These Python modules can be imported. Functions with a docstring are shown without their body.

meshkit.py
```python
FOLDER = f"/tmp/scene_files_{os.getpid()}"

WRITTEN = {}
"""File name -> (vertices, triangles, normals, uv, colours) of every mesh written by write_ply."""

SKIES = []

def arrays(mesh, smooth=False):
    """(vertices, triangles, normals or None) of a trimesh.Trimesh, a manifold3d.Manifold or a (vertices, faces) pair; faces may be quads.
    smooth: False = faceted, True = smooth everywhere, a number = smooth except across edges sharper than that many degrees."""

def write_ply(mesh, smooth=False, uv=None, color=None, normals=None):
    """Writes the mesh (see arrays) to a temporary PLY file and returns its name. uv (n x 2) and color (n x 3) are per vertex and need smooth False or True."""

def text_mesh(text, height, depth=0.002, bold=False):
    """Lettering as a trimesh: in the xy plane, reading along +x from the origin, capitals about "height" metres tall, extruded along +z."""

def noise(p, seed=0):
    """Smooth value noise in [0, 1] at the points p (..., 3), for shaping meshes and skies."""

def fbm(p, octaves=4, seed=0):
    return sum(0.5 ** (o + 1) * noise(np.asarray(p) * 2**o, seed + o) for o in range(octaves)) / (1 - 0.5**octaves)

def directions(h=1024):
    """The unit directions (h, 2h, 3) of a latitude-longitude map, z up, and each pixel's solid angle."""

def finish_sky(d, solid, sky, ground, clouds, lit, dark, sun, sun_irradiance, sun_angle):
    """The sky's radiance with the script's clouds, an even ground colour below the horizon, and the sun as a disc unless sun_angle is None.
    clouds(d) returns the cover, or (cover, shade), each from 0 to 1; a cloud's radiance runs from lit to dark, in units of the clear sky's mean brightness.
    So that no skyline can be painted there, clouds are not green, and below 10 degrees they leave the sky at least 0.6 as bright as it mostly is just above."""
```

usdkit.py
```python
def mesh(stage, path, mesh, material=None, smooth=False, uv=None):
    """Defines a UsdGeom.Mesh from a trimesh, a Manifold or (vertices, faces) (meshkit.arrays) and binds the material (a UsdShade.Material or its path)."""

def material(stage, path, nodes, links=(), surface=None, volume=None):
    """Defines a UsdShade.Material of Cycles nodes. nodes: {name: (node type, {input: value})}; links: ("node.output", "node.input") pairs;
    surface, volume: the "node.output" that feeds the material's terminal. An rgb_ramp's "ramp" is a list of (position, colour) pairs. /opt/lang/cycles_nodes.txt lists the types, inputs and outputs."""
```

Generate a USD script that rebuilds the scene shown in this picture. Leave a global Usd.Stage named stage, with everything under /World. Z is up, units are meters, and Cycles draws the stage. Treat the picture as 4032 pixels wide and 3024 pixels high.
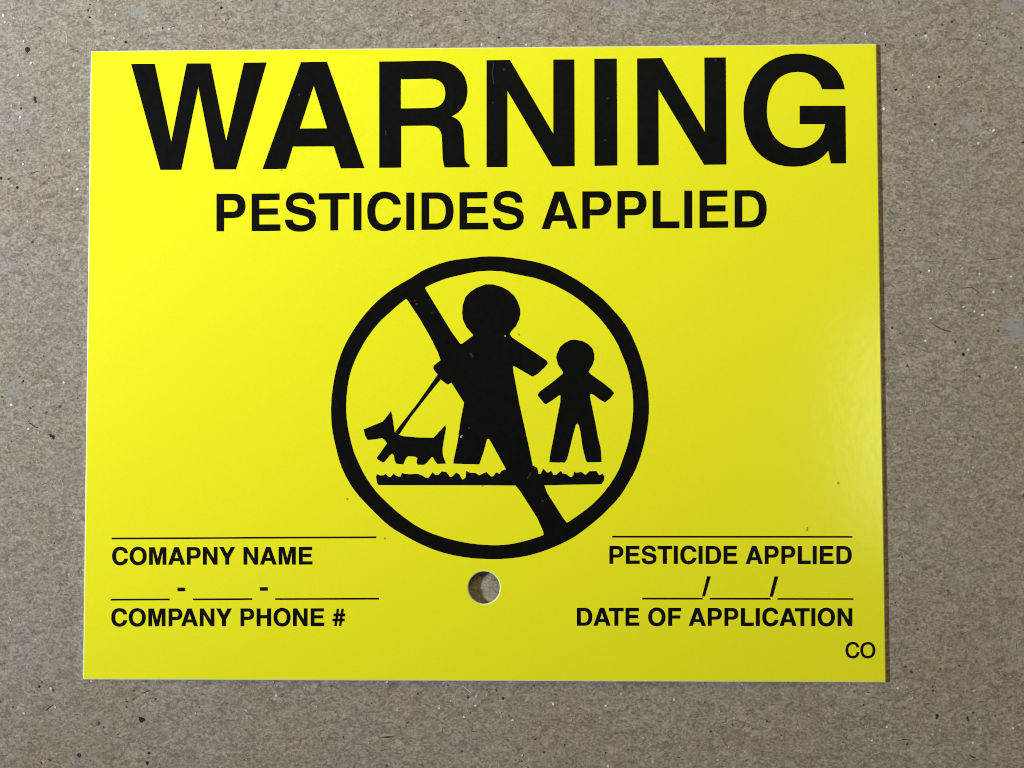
"""A yellow pesticide warning card lying on brown cardboard, seen from above.  Units: metres (data tables in millimetres)."""
import math
import numpy as np
import trimesh
import usdkit
from pxr import Gf, Sdf, Usd, UsdGeom, UsdLux, UsdShade, Vt
from shapely.geometry import Polygon, Point, box
from shapely.prepared import prep

stage = Usd.Stage.CreateInMemory()
UsdGeom.SetStageUpAxis(stage, UsdGeom.Tokens.z)
UsdGeom.SetStageMetersPerUnit(stage, 1.0)
world = UsdGeom.Xform.Define(stage, '/World')
stage.SetDefaultPrim(world.GetPrim())
UsdGeom.Scope.Define(stage, '/World/Looks')
MM = 0.001

# ------------------------------------------------------------------ camera
cam = UsdGeom.Camera.Define(stage, '/World/camera')
CAM = [[0.999794, 0.002473, 0.020167, 8.171391], [-0.001779, 0.999407, -0.034394, -9.204806], [-0.02024, 0.034351, 0.999205, 159.209754]]
g = Gf.Matrix4d(1.0)
for r in range(3):
    for c in range(3):
        g[c, r] = CAM[r][c]
    g[3, r] = CAM[r][3] * MM
cam.AddTransformOp().Set(g)
cam.CreateFocalLengthAttr(35.0)
cam.CreateHorizontalApertureAttr(36.0)
cam.CreateVerticalApertureAttr(27.0)
cam.CreateClippingRangeAttr(Gf.Vec2f(0.01, 100.0))
cam.CreateExposureAttr(0.0)

# ------------------------------------------------------------------ lamps
def aim(prim, pos, target):
    p, t = np.array(pos, float), np.array(target, float)
    z = (p - t) / np.linalg.norm(p - t)
    x = np.cross([0, 1, 0.01], z); x /= np.linalg.norm(x)
    y = np.cross(z, x)
    m = Gf.Matrix4d(*x, 0, *y, 0, *z, 0, *p, 1)
    prim.AddTransformOp().Set(m)

def rect(name, pos, target, w, h, power, color):
    l = UsdLux.RectLight.Define(stage, '/World/' + name)
    l.CreateWidthAttr(w); l.CreateHeightAttr(h)
    l.CreateIntensityAttr(power); l.CreateColorAttr(Gf.Vec3f(*color))
    l.CreateNormalizeAttr(True)
    aim(l, pos, target)
    return l

# a small cool lamp low on the left, turned away towards the far side (crisp shadows to the right, brighter top),
# a warm soft light beyond the top edge, a dim warm room lamp on the right that leaves the sheen on the card
key = UsdLux.DiskLight.Define(stage, '/World/desk_lamp')
key.CreateRadiusAttr(0.025); key.CreateIntensityAttr(5.6); key.CreateNormalizeAttr(True); key.CreateColorAttr(Gf.Vec3f(0.905, 1.0, 1.17))
aim(key, (-0.55, 0.022, 0.32), (-0.392, 0.489, 0.228))
rect('window_light', (0.08, 0.50, 0.50), (0.0, 0.10, 0.0), 0.40, 0.30, 0.49, (1.0, 0.85, 0.36))
rect('room_lamp', (0.262, -0.012, 0.42), (0.03, 0.0, 0.0), 0.08, 0.12, 0.072, (1.0, 0.88, 0.60))


# ------------------------------------------------------------------ data, millimetres on the card / on the cardboard
TEXT = {
 'heading': [
  ('W', [[(-56.845,48.43),(-52.959,48.398),(-50.128,35.596),(-47.714,48.412),(-43.825,48.383),(-41.153,35.625),(-38.355,48.398),(-34.646,48.415),(-39.508,31.0),(-43.006,31.033),(-45.773,44.555),(-48.428,31.004),(-51.837,31.038)]]),
  ('A', [[(-35.196,31.001),(-29.052,48.391),(-24.845,48.405),(-18.694,31.023),(-22.509,31.014),(-23.649,34.593),(-30.3,34.613),(-31.362,31.008)],[(-26.957,44.505),(-29.191,37.563),(-24.748,37.561)]]),
  ('R', [[(-16.366,48.355),(-7.321,48.387),(-6.533,48.34),(-5.803,48.214),(-5.133,48.015),(-4.524,47.746),(-3.979,47.41),(-3.499,47.012),(-3.088,46.554),(-2.747,46.04),(-2.478,45.475),(-2.284,44.861),(-2.165,44.202),(-2.125,43.502),(-2.144,42.98),(-2.201,42.491),(-2.294,42.036),(-2.423,41.614),(-2.587,41.223),(-2.786,40.863),(-3.019,40.533),(-3.285,40.233),(-3.583,39.962),(-3.913,39.718),(-4.275,39.503),(-4.666,39.313),(-4.352,39.187),(-4.068,39.038),(-3.815,38.866),(-3.591,38.671),(-3.394,38.452),(-3.225,38.209),(-3.082,37.942),(-2.963,37.649),(-2.868,37.332),(-2.796,36.988),(-2.745,36.618),(-2.714,36.222),(-2.592,33.559),(-2.585,33.244),(-2.57,32.96),(-2.548,32.707),(-2.517,32.482),(-2.476,32.283),(-2.422,32.108),(-2.356,31.957),(-2.275,31.825),(-2.179,31.713),(-2.065,31.617),(-1.933,31.536),(-1.781,31.468),(-1.781,31.038),(-5.778,31.026),(-5.849,31.26),(-5.911,31.501),(-5.965,31.754),(-6.01,32.024),(-6.049,32.313),(-6.081,32.626),(-6.108,32.967),(-6.13,33.34),(-6.149,33.748),(-6.164,34.195),(-6.176,34.686),(-6.188,35.225),(-6.203,35.663),(-6.241,36.055),(-6.302,36.404),(-6.39,36.711),(-6.507,36.977),(-6.655,37.204),(-6.836,37.393),(-7.053,37.546),(-7.308,37.664),(-7.604,37.749),(-7.942,37.802),(-8.326,37.825),(-12.805,37.823),(-12.789,31.038),(-16.31,31.045)],[(-12.865,45.433),(-12.853,40.679),(-8.126,40.698),(-7.736,40.722),(-7.38,40.78),(-7.058,40.871),(-6.77,40.994),(-6.515,41.15),(-6.295,41.337),(-6.109,41.555),(-5.956,41.802),(-5.838,42.079),(-5.753,42.385),(-5.703,42.719),(-5.686,43.081),(-5.703,43.438),(-5.754,43.769),(-5.839,44.073),(-5.958,44.35),(-6.111,44.597),(-6.298,44.814),(-6.519,45.002),(-6.774,45.157),(-7.063,45.281),(-7.385,45.371),(-7.742,45.427),(-8.133,45.449)]]),
  ('N', [[(0.968,48.412),(4.73,48.399),(11.657,36.383),(11.696,48.423),(15.084,48.416),(15.074,31.092),(11.478,31.073),(4.316,43.386),(4.297,31.038),(0.955,31.04)]]),
  ('I', [[(18.287,48.473),(21.893,48.487),(21.877,31.155),(18.244,31.114)]]),
  ('N', [[(25.151,48.505),(29.037,48.539),(35.908,36.484),(35.913,48.577),(39.348,48.576),(39.284,31.231),(35.721,31.206),(28.536,43.498),(28.488,31.181),(25.082,31.158)]]),
  ('G', [[(58.299,43.303),(58.15,44.131),(57.905,44.912),(57.567,45.642),(57.138,46.317),(56.623,46.931),(56.024,47.48),(55.346,47.959),(54.59,48.363),(53.761,48.686),(52.862,48.925),(51.897,49.074),(50.867,49.128),(49.635,49.056),(48.468,48.831),(47.373,48.461),(46.359,47.953),(45.434,47.315),(44.605,46.553),(43.88,45.677),(43.266,44.692),(42.773,43.606),(42.407,42.428),(42.176,41.164),(42.089,39.821),(42.138,38.53),(42.309,37.314),(42.599,36.181),(43.004,35.137),(43.518,34.19),(44.137,33.347),(44.858,32.614),(45.677,31.998),(46.589,31.506),(47.591,31.145),(48.677,30.921),(49.845,30.842),(50.438,30.856),(51.01,30.905),(51.562,30.987),(52.092,31.105),(52.601,31.259),(53.089,31.45),(53.554,31.678),(53.998,31.944),(54.42,32.249),(54.819,32.594),(55.196,32.979),(55.55,33.404),(55.926,31.349),(58.34,31.341),(58.384,40.628),(51.069,40.658),(51.033,37.72),(55.102,37.703),(54.979,37.118),(54.799,36.575),(54.566,36.077),(54.283,35.625),(53.954,35.22),(53.584,34.864),(53.175,34.559),(52.731,34.306),(52.257,34.107),(51.755,33.964),(51.23,33.877),(50.685,33.85),(49.955,33.903),(49.274,34.054),(48.646,34.297),(48.073,34.627),(47.559,35.04),(47.106,35.529),(46.716,36.091),(46.393,36.72),(46.138,37.41),(45.956,38.158),(45.848,38.957),(45.818,39.803),(45.868,40.787),(45.995,41.693),(46.194,42.522),(46.465,43.27),(46.803,43.936),(47.206,44.518),(47.672,45.015),(48.196,45.425),(48.777,45.746),(49.412,45.977),(50.098,46.114),(50.832,46.158),(51.323,46.134),(51.788,46.067),(52.224,45.958),(52.63,45.809),(53.006,45.621),(53.35,45.395),(53.66,45.132),(53.936,44.835),(54.176,44.503),(54.379,44.139),(54.544,43.744),(54.67,43.318)]]),
 ],
 'subheading': [
  ('P', [[(-42.589,20.964),(-42.644,27.044),(-39.799,27.039),(-39.465,27.015),(-39.159,26.947),(-38.882,26.836),(-38.637,26.684),(-38.424,26.496),(-38.245,26.272),(-38.102,26.015),(-37.998,25.728),(-37.932,25.412),(-37.908,25.071),(-37.927,24.731),(-37.987,24.416),(-38.087,24.129),(-38.225,23.873),(-38.4,23.649),(-38.61,23.461),(-38.853,23.311),(-39.128,23.201),(-39.433,23.133),(-39.766,23.11),(-41.384,23.112),(-41.365,20.964)],[(-41.409,25.991),(-41.392,24.111),(-40.117,24.109),(-39.934,24.119),(-39.772,24.149),(-39.629,24.198),(-39.506,24.267),(-39.403,24.354),(-39.319,24.459),(-39.254,24.583),(-39.209,24.723),(-39.182,24.881),(-39.174,25.056),(-39.185,25.23),(-39.214,25.387),(-39.262,25.526),(-39.329,25.648),(-39.415,25.751),(-39.519,25.836),(-39.643,25.902),(-39.787,25.95),(-39.95,25.979),(-40.133,25.989)]]),
  ('E', [[(-36.858,20.961),(-32.225,20.959),(-32.232,22.04),(-35.645,22.042),(-35.657,23.589),(-32.661,23.586),(-32.668,24.626),(-35.665,24.629),(-35.675,25.983),(-32.387,25.979),(-32.394,27.028),(-36.906,27.034)]]),
  ('S', [[(-26.68,25.238),(-26.721,25.587),(-26.809,25.905),(-26.943,26.191),(-27.122,26.445),(-27.345,26.664),(-27.611,26.847),(-27.919,26.992),(-28.268,27.098),(-28.657,27.163),(-29.085,27.185),(-29.491,27.164),(-29.863,27.1),(-30.198,26.996),(-30.496,26.854),(-30.753,26.676),(-30.967,26.463),(-31.137,26.219),(-31.26,25.943),(-31.335,25.64),(-31.359,25.31),(-31.339,25.035),(-31.283,24.791),(-31.193,24.576),(-31.07,24.388),(-30.917,24.224),(-30.734,24.082),(-30.523,23.958),(-30.285,23.851),(-30.023,23.758),(-29.737,23.677),(-29.576,23.636),(-29.422,23.597),(-29.272,23.56),(-29.125,23.524),(-28.98,23.488),(-28.835,23.451),(-28.69,23.413),(-28.542,23.372),(-28.391,23.328),(-28.235,23.28),(-28.117,23.232),(-28.01,23.181),(-27.913,23.125),(-27.827,23.063),(-27.753,22.997),(-27.691,22.924),(-27.642,22.844),(-27.606,22.758),(-27.584,22.664),(-27.576,22.562),(-27.59,22.436),(-27.633,22.321),(-27.705,22.217),(-27.804,22.126),(-27.93,22.047),(-28.082,21.982),(-28.258,21.93),(-28.458,21.892),(-28.68,21.869),(-28.925,21.862),(-29.157,21.871),(-29.369,21.9),(-29.559,21.947),(-29.728,22.013),(-29.874,22.096),(-29.997,22.197),(-30.097,22.316),(-30.173,22.452),(-30.224,22.605),(-30.251,22.774),(-31.495,22.774),(-31.459,22.411),(-31.371,22.082),(-31.233,21.789),(-31.048,21.532),(-30.817,21.311),(-30.542,21.129),(-30.226,20.986),(-29.87,20.882),(-29.476,20.82),(-29.046,20.799),(-28.591,20.82),(-28.173,20.883),(-27.794,20.988),(-27.457,21.134),(-27.165,21.322),(-26.921,21.549),(-26.726,21.817),(-26.585,22.124),(-26.499,22.471),(-26.471,22.857),(-26.485,23.11),(-26.525,23.34),(-26.593,23.547),(-26.688,23.733),(-26.813,23.9),(-26.969,24.048),(-27.156,24.179),(-27.376,24.296),(-27.63,24.398),(-27.919,24.487),(-28.08,24.528),(-28.253,24.57),(-28.436,24.613),(-28.625,24.657),(-28.819,24.701),(-29.013,24.746),(-29.206,24.791),(-29.394,24.836),(-29.575,24.882),(-29.745,24.928),(-29.837,24.961),(-29.919,25.0),(-29.991,25.044),(-30.054,25.092),(-30.106,25.146),(-30.149,25.204),(-30.182,25.266),(-30.206,25.333),(-30.221,25.403),(-30.226,25.478),(-30.214,25.599),(-30.177,25.708),(-30.117,25.805),(-30.033,25.889),(-29.928,25.962),(-29.802,26.021),(-29.655,26.068),(-29.49,26.101),(-29.306,26.121),(-29.104,26.128),(-28.888,26.119),(-28.689,26.094),(-28.509,26.052),(-28.347,25.992),(-28.206,25.915),(-28.086,25.818),(-27.987,25.703),(-27.911,25.568),(-27.858,25.414),(-27.83,25.239)]]),
  ('T', [[(-26.051,27.021),(-26.046,25.956),(-24.182,25.955),(-24.157,20.959),(-22.9,20.959),(-22.923,25.954),(-21.079,25.953),(-21.084,27.018)]]),
  ('I', [[(-20.404,20.96),(-20.429,27.017),(-19.155,27.017),(-19.132,20.961)]]),
  ('C', [[(-12.805,25.066),(-12.882,25.459),(-13.006,25.813),(-13.177,26.128),(-13.391,26.402),(-13.647,26.636),(-13.942,26.829),(-14.274,26.98),(-14.642,27.088),(-15.042,27.154),(-15.472,27.176),(-15.972,27.139),(-16.427,27.031),(-16.836,26.855),(-17.195,26.615),(-17.505,26.312),(-17.761,25.951),(-17.964,25.535),(-18.11,25.066),(-18.199,24.549),(-18.227,23.987),(-18.194,23.424),(-18.102,22.907),(-17.953,22.44),(-17.748,22.024),(-17.49,21.664),(-17.181,21.362),(-16.822,21.122),(-16.416,20.946),(-15.965,20.839),(-15.47,20.803),(-15.024,20.828),(-14.613,20.901),(-14.237,21.021),(-13.899,21.186),(-13.6,21.393),(-13.342,21.642),(-13.126,21.931),(-12.954,22.258),(-12.828,22.621),(-12.749,23.019),(-13.994,23.018),(-14.051,22.804),(-14.131,22.613),(-14.232,22.444),(-14.353,22.297),(-14.493,22.173),(-14.652,22.071),(-14.827,21.991),(-15.017,21.935),(-15.222,21.9),(-15.439,21.889),(-15.711,21.912),(-15.958,21.982),(-16.179,22.096),(-16.372,22.253),(-16.538,22.451),(-16.676,22.687),(-16.785,22.961),(-16.864,23.27),(-16.912,23.612),(-16.929,23.987),(-16.915,24.361),(-16.868,24.702),(-16.791,25.009),(-16.684,25.281),(-16.546,25.515),(-16.38,25.711),(-16.185,25.866),(-15.962,25.978),(-15.712,26.047),(-15.435,26.07),(-15.222,26.06),(-15.021,26.029),(-14.833,25.978),(-14.659,25.906),(-14.502,25.815),(-14.361,25.704),(-14.24,25.573),(-14.138,25.423),(-14.058,25.254),(-14.0,25.066)]]),
  ('I', [[(-11.932,20.965),(-11.946,27.015),(-10.675,27.015),(-10.663,20.966)]]),
  ('D', [[(-9.48,20.967),(-9.49,27.015),(-7.002,27.015),(-6.506,26.982),(-6.059,26.884),(-5.662,26.722),(-5.315,26.499),(-5.02,26.217),(-4.776,25.878),(-4.585,25.484),(-4.448,25.037),(-4.365,24.539),(-4.337,23.992),(-4.365,23.446),(-4.447,22.948),(-4.584,22.501),(-4.774,22.107),(-5.017,21.769),(-5.312,21.487),(-5.658,21.264),(-6.054,21.102),(-6.5,21.004),(-6.995,20.97)],[(-8.27,25.978),(-8.264,22.003),(-7.208,22.004),(-6.896,22.027),(-6.619,22.092),(-6.377,22.2),(-6.169,22.348),(-5.994,22.534),(-5.852,22.758),(-5.743,23.017),(-5.665,23.31),(-5.619,23.635),(-5.604,23.991),(-5.62,24.348),(-5.666,24.673),(-5.744,24.966),(-5.854,25.226),(-5.996,25.449),(-6.172,25.636),(-6.38,25.783),(-6.623,25.891),(-6.9,25.956),(-7.212,25.978)]]),
  ('E', [[(-3.382,20.974),(1.197,20.98),(1.198,22.056),(-2.176,22.051),(-2.176,23.59),(0.786,23.593),(0.786,24.628),(-2.176,24.625),(-2.176,25.973),(1.074,25.975),(1.075,27.019),(-3.384,27.017)]]),
  ('S', [[(6.713,25.249),(6.675,25.595),(6.591,25.912),(6.46,26.197),(6.285,26.449),(6.066,26.667),(5.805,26.848),(5.501,26.992),(5.156,27.097),(4.772,27.16),(4.348,27.182),(3.947,27.16),(3.579,27.096),(3.246,26.992),(2.951,26.85),(2.696,26.672),(2.482,26.46),(2.312,26.216),(2.188,25.942),(2.112,25.639),(2.086,25.311),(2.104,25.037),(2.157,24.795),(2.244,24.581),(2.364,24.394),(2.515,24.231),(2.695,24.09),(2.902,23.967),(3.136,23.862),(3.395,23.77),(3.677,23.689),(3.836,23.648),(3.988,23.61),(4.137,23.573),(4.282,23.538),(4.425,23.502),(4.568,23.466),(4.711,23.428),(4.857,23.388),(5.006,23.344),(5.16,23.296),(5.276,23.249),(5.382,23.198),(5.478,23.143),(5.562,23.082),(5.635,23.016),(5.696,22.943),(5.744,22.864),(5.778,22.778),(5.8,22.685),(5.807,22.583),(5.792,22.457),(5.748,22.343),(5.676,22.24),(5.577,22.149),(5.452,22.07),(5.302,22.005),(5.127,21.953),(4.929,21.915),(4.709,21.892),(4.466,21.884),(4.237,21.893),(4.028,21.921),(3.84,21.968),(3.674,22.033),(3.53,22.116),(3.409,22.216),(3.311,22.334),(3.237,22.469),(3.187,22.621),(3.162,22.789),(1.932,22.788),(1.965,22.426),(2.05,22.099),(2.184,21.808),(2.365,21.552),(2.592,21.333),(2.862,21.152),(3.173,21.01),(3.525,20.908),(3.914,20.846),(4.338,20.826),(4.789,20.848),(5.203,20.911),(5.579,21.016),(5.913,21.163),(6.203,21.349),(6.447,21.576),(6.641,21.843),(6.784,22.149),(6.871,22.495),(6.902,22.879),(6.89,23.131),(6.852,23.36),(6.787,23.566),(6.694,23.751),(6.571,23.916),(6.419,24.063),(6.235,24.194),(6.018,24.309),(5.767,24.41),(5.482,24.499),(5.323,24.54),(5.152,24.581),(4.971,24.623),(4.784,24.666),(4.593,24.71),(4.401,24.754),(4.211,24.799),(4.025,24.844),(3.847,24.889),(3.679,24.934),(3.588,24.967),(3.507,25.005),(3.436,25.049),(3.375,25.097),(3.323,25.15),(3.281,25.208),(3.249,25.27),(3.226,25.336),(3.212,25.406),(3.208,25.48),(3.22,25.601),(3.257,25.709),(3.318,25.806),(3.401,25.89),(3.505,25.962),(3.631,26.022),(3.776,26.069),(3.94,26.102),(4.122,26.123),(4.321,26.129),(4.536,26.122),(4.732,26.097),(4.91,26.055),(5.069,25.996),(5.208,25.919),(5.327,25.823),(5.423,25.709),(5.498,25.575),(5.549,25.421),(5.576,25.247)]]),
  ('A', [[(9.724,20.995),(11.863,27.03),(13.336,27.032),(15.457,21.007),(14.129,21.004),(13.689,22.286),(11.461,22.282),(11.028,20.997)],[(12.591,25.577),(11.851,23.223),(13.322,23.226)]]),
  ('P', [[(16.238,21.008),(16.264,27.037),(19.056,27.042),(19.383,27.019),(19.683,26.952),(19.953,26.843),(20.192,26.694),(20.399,26.507),(20.571,26.286),(20.708,26.031),(20.807,25.747),(20.867,25.434),(20.886,25.096),(20.863,24.758),(20.8,24.445),(20.698,24.16),(20.559,23.906),(20.384,23.684),(20.175,23.497),(19.935,23.347),(19.663,23.237),(19.363,23.169),(19.036,23.145),(17.449,23.141),(17.439,21.011)],[(17.462,25.997),(17.453,24.132),(18.705,24.134),(18.885,24.145),(19.044,24.175),(19.185,24.224),(19.306,24.293),(19.409,24.379),(19.493,24.484),(19.558,24.607),(19.604,24.747),(19.633,24.903),(19.643,25.077),(19.634,25.25),(19.608,25.405),(19.563,25.543),(19.499,25.663),(19.416,25.765),(19.314,25.849),(19.193,25.915),(19.053,25.962),(18.894,25.99),(18.714,25.999)]]),
  ('P', [[(21.837,21.022),(21.871,27.047),(24.66,27.053),(24.987,27.03),(25.286,26.963),(25.556,26.854),(25.795,26.705),(26.002,26.519),(26.174,26.297),(26.31,26.043),(26.408,25.759),(26.468,25.447),(26.487,25.109),(26.463,24.771),(26.4,24.458),(26.297,24.173),(26.158,23.919),(25.983,23.697),(25.774,23.51),(25.534,23.36),(25.263,23.25),(24.963,23.182),(24.636,23.158),(23.05,23.154),(23.037,21.025)],[(23.067,26.008),(23.056,24.144),(24.306,24.147),(24.486,24.157),(24.645,24.187),(24.786,24.237),(24.907,24.305),(25.01,24.392),(25.094,24.497),(25.159,24.619),(25.206,24.759),(25.234,24.916),(25.244,25.089),(25.236,25.262),(25.21,25.417),(25.165,25.555),(25.101,25.675),(25.019,25.777),(24.917,25.861),(24.796,25.926),(24.657,25.973),(24.497,26.001),(24.318,26.01)]]),
  ('L', [[(27.457,21.037),(31.707,21.049),(31.715,22.138),(28.722,22.129),(28.758,27.062),(27.499,27.059)]]),
  ('I', [[(32.478,21.051),(32.526,27.071),(33.785,27.074),(33.735,21.055)]]),
  ('E', [[(34.908,21.059),(39.456,21.074),(39.466,22.145),(36.115,22.135),(36.129,23.667),(39.07,23.677),(39.08,24.707),(36.138,24.698),(36.15,26.04),(39.378,26.05),(39.388,27.09),(34.959,27.077)]]),
  ('D', [[(40.494,21.078),(40.553,27.094),(43.018,27.101),(43.509,27.07),(43.951,26.973),(44.343,26.813),(44.684,26.593),(44.974,26.313),(45.212,25.976),(45.397,25.585),(45.528,25.14),(45.604,24.645),(45.626,24.101),(45.592,23.557),(45.505,23.061),(45.364,22.616),(45.171,22.224),(44.927,21.886),(44.631,21.605),(44.286,21.383),(43.891,21.221),(43.447,21.121),(42.956,21.086)],[(41.75,26.066),(41.71,22.111),(42.757,22.115),(43.066,22.138),(43.342,22.204),(43.583,22.312),(43.791,22.46),(43.967,22.645),(44.11,22.868),(44.221,23.126),(44.301,23.418),(44.35,23.742),(44.369,24.097),(44.358,24.451),(44.316,24.775),(44.242,25.066),(44.136,25.324),(43.997,25.546),(43.826,25.731),(43.62,25.877),(43.381,25.983),(43.107,26.048),(42.798,26.069)]]),
 ],
 'company_name': [
  ('C', [[(-56.429,-30.613),(-57.031,-30.616),(-57.064,-30.515),(-57.1,-30.441),(-57.146,-30.376),(-57.201,-30.319),(-57.264,-30.271),(-57.334,-30.231),(-57.412,-30.2),(-57.497,-30.178),(-57.588,-30.164),(-57.685,-30.16),(-57.81,-30.171),(-57.921,-30.202),(-58.02,-30.252),(-58.107,-30.32),(-58.18,-30.407),(-58.241,-30.511),(-58.289,-30.632),(-58.323,-30.77),(-58.342,-30.924),(-58.348,-31.093),(-58.338,-31.263),(-58.315,-31.417),(-58.278,-31.555),(-58.227,-31.677),(-58.164,-31.782),(-58.089,-31.869),(-58.002,-31.937),(-57.903,-31.987),(-57.793,-32.017),(-57.67,-32.027),(-57.571,-32.021),(-57.479,-32.006),(-57.394,-31.98),(-57.316,-31.945),(-57.246,-31.9),(-57.184,-31.845),(-57.13,-31.78),(-57.086,-31.705),(-57.051,-31.621),(-57.021,-31.506),(-56.394,-31.503),(-56.435,-31.716),(-56.493,-31.886),(-56.574,-32.039),(-56.675,-32.175),(-56.797,-32.293),(-56.938,-32.391),(-57.098,-32.468),(-57.275,-32.525),(-57.469,-32.56),(-57.68,-32.573),(-57.914,-32.557),(-58.128,-32.508),(-58.321,-32.427),(-58.493,-32.316),(-58.641,-32.175),(-58.765,-32.007),(-58.864,-31.814),(-58.936,-31.597),(-58.982,-31.358),(-58.999,-31.097),(-58.988,-30.837),(-58.949,-30.597),(-58.881,-30.379),(-58.787,-30.184),(-58.667,-30.015),(-58.521,-29.872),(-58.351,-29.759),(-58.158,-29.676),(-57.943,-29.624),(-57.708,-29.606),(-57.505,-29.615),(-57.316,-29.645),(-57.141,-29.694),(-56.983,-29.764),(-56.842,-29.853),(-56.719,-29.962),(-56.616,-30.091),(-56.533,-30.238),(-56.472,-30.403)]]),
  ('O', [[(-54.754,-32.556),(-54.998,-32.541),(-55.222,-32.491),(-55.426,-32.41),(-55.608,-32.298),(-55.767,-32.157),(-55.9,-31.989),(-56.006,-31.796),(-56.085,-31.579),(-56.134,-31.341),(-56.153,-31.082),(-56.141,-30.823),(-56.097,-30.584),(-56.023,-30.367),(-55.921,-30.172),(-55.792,-30.003),(-55.637,-29.86),(-55.457,-29.746),(-55.255,-29.662),(-55.031,-29.61),(-54.788,-29.592),(-54.545,-29.608),(-54.32,-29.657),(-54.116,-29.739),(-53.934,-29.851),(-53.776,-29.992),(-53.643,-30.161),(-53.537,-30.354),(-53.458,-30.571),(-53.409,-30.809),(-53.39,-31.067),(-53.403,-31.326),(-53.447,-31.565),(-53.52,-31.782),(-53.622,-31.976),(-53.752,-32.146),(-53.907,-32.288),(-54.086,-32.402),(-54.288,-32.486),(-54.511,-32.538)],[(-54.76,-32.011),(-54.634,-32.0),(-54.516,-31.968),(-54.408,-31.917),(-54.311,-31.847),(-54.226,-31.759),(-54.154,-31.654),(-54.096,-31.532),(-54.053,-31.393),(-54.028,-31.239),(-54.02,-31.071),(-54.032,-30.902),(-54.061,-30.749),(-54.107,-30.611),(-54.167,-30.489),(-54.242,-30.384),(-54.329,-30.297),(-54.428,-30.228),(-54.537,-30.178),(-54.655,-30.148),(-54.782,-30.138),(-54.909,-30.149),(-55.026,-30.181),(-55.134,-30.232),(-55.231,-30.301),(-55.317,-30.389),(-55.389,-30.495),(-55.447,-30.617),(-55.489,-30.756),(-55.515,-30.91),(-55.523,-31.078),(-55.511,-31.247),(-55.482,-31.4),(-55.436,-31.539),(-55.375,-31.66),(-55.3,-31.765),(-55.213,-31.852),(-55.114,-31.921),(-55.005,-31.971),(-54.887,-32.001)]]),
  ('M', [[(-52.978,-32.473),(-53.01,-29.657),(-52.099,-29.652),(-51.594,-31.492),(-51.134,-29.648),(-50.228,-29.643),(-50.198,-32.458),(-50.803,-32.462),(-50.825,-30.441),(-51.294,-32.464),(-51.881,-32.467),(-52.395,-30.449),(-52.372,-32.47)]]),
  ('A', [[(-49.911,-32.457),(-48.935,-29.637),(-48.215,-29.634),(-47.17,-32.442),(-47.84,-32.446),(-48.053,-31.858),(-49.058,-31.863),(-49.252,-32.453)],[(-48.569,-30.406),(-48.867,-31.383),(-48.247,-31.38)]]),
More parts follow.
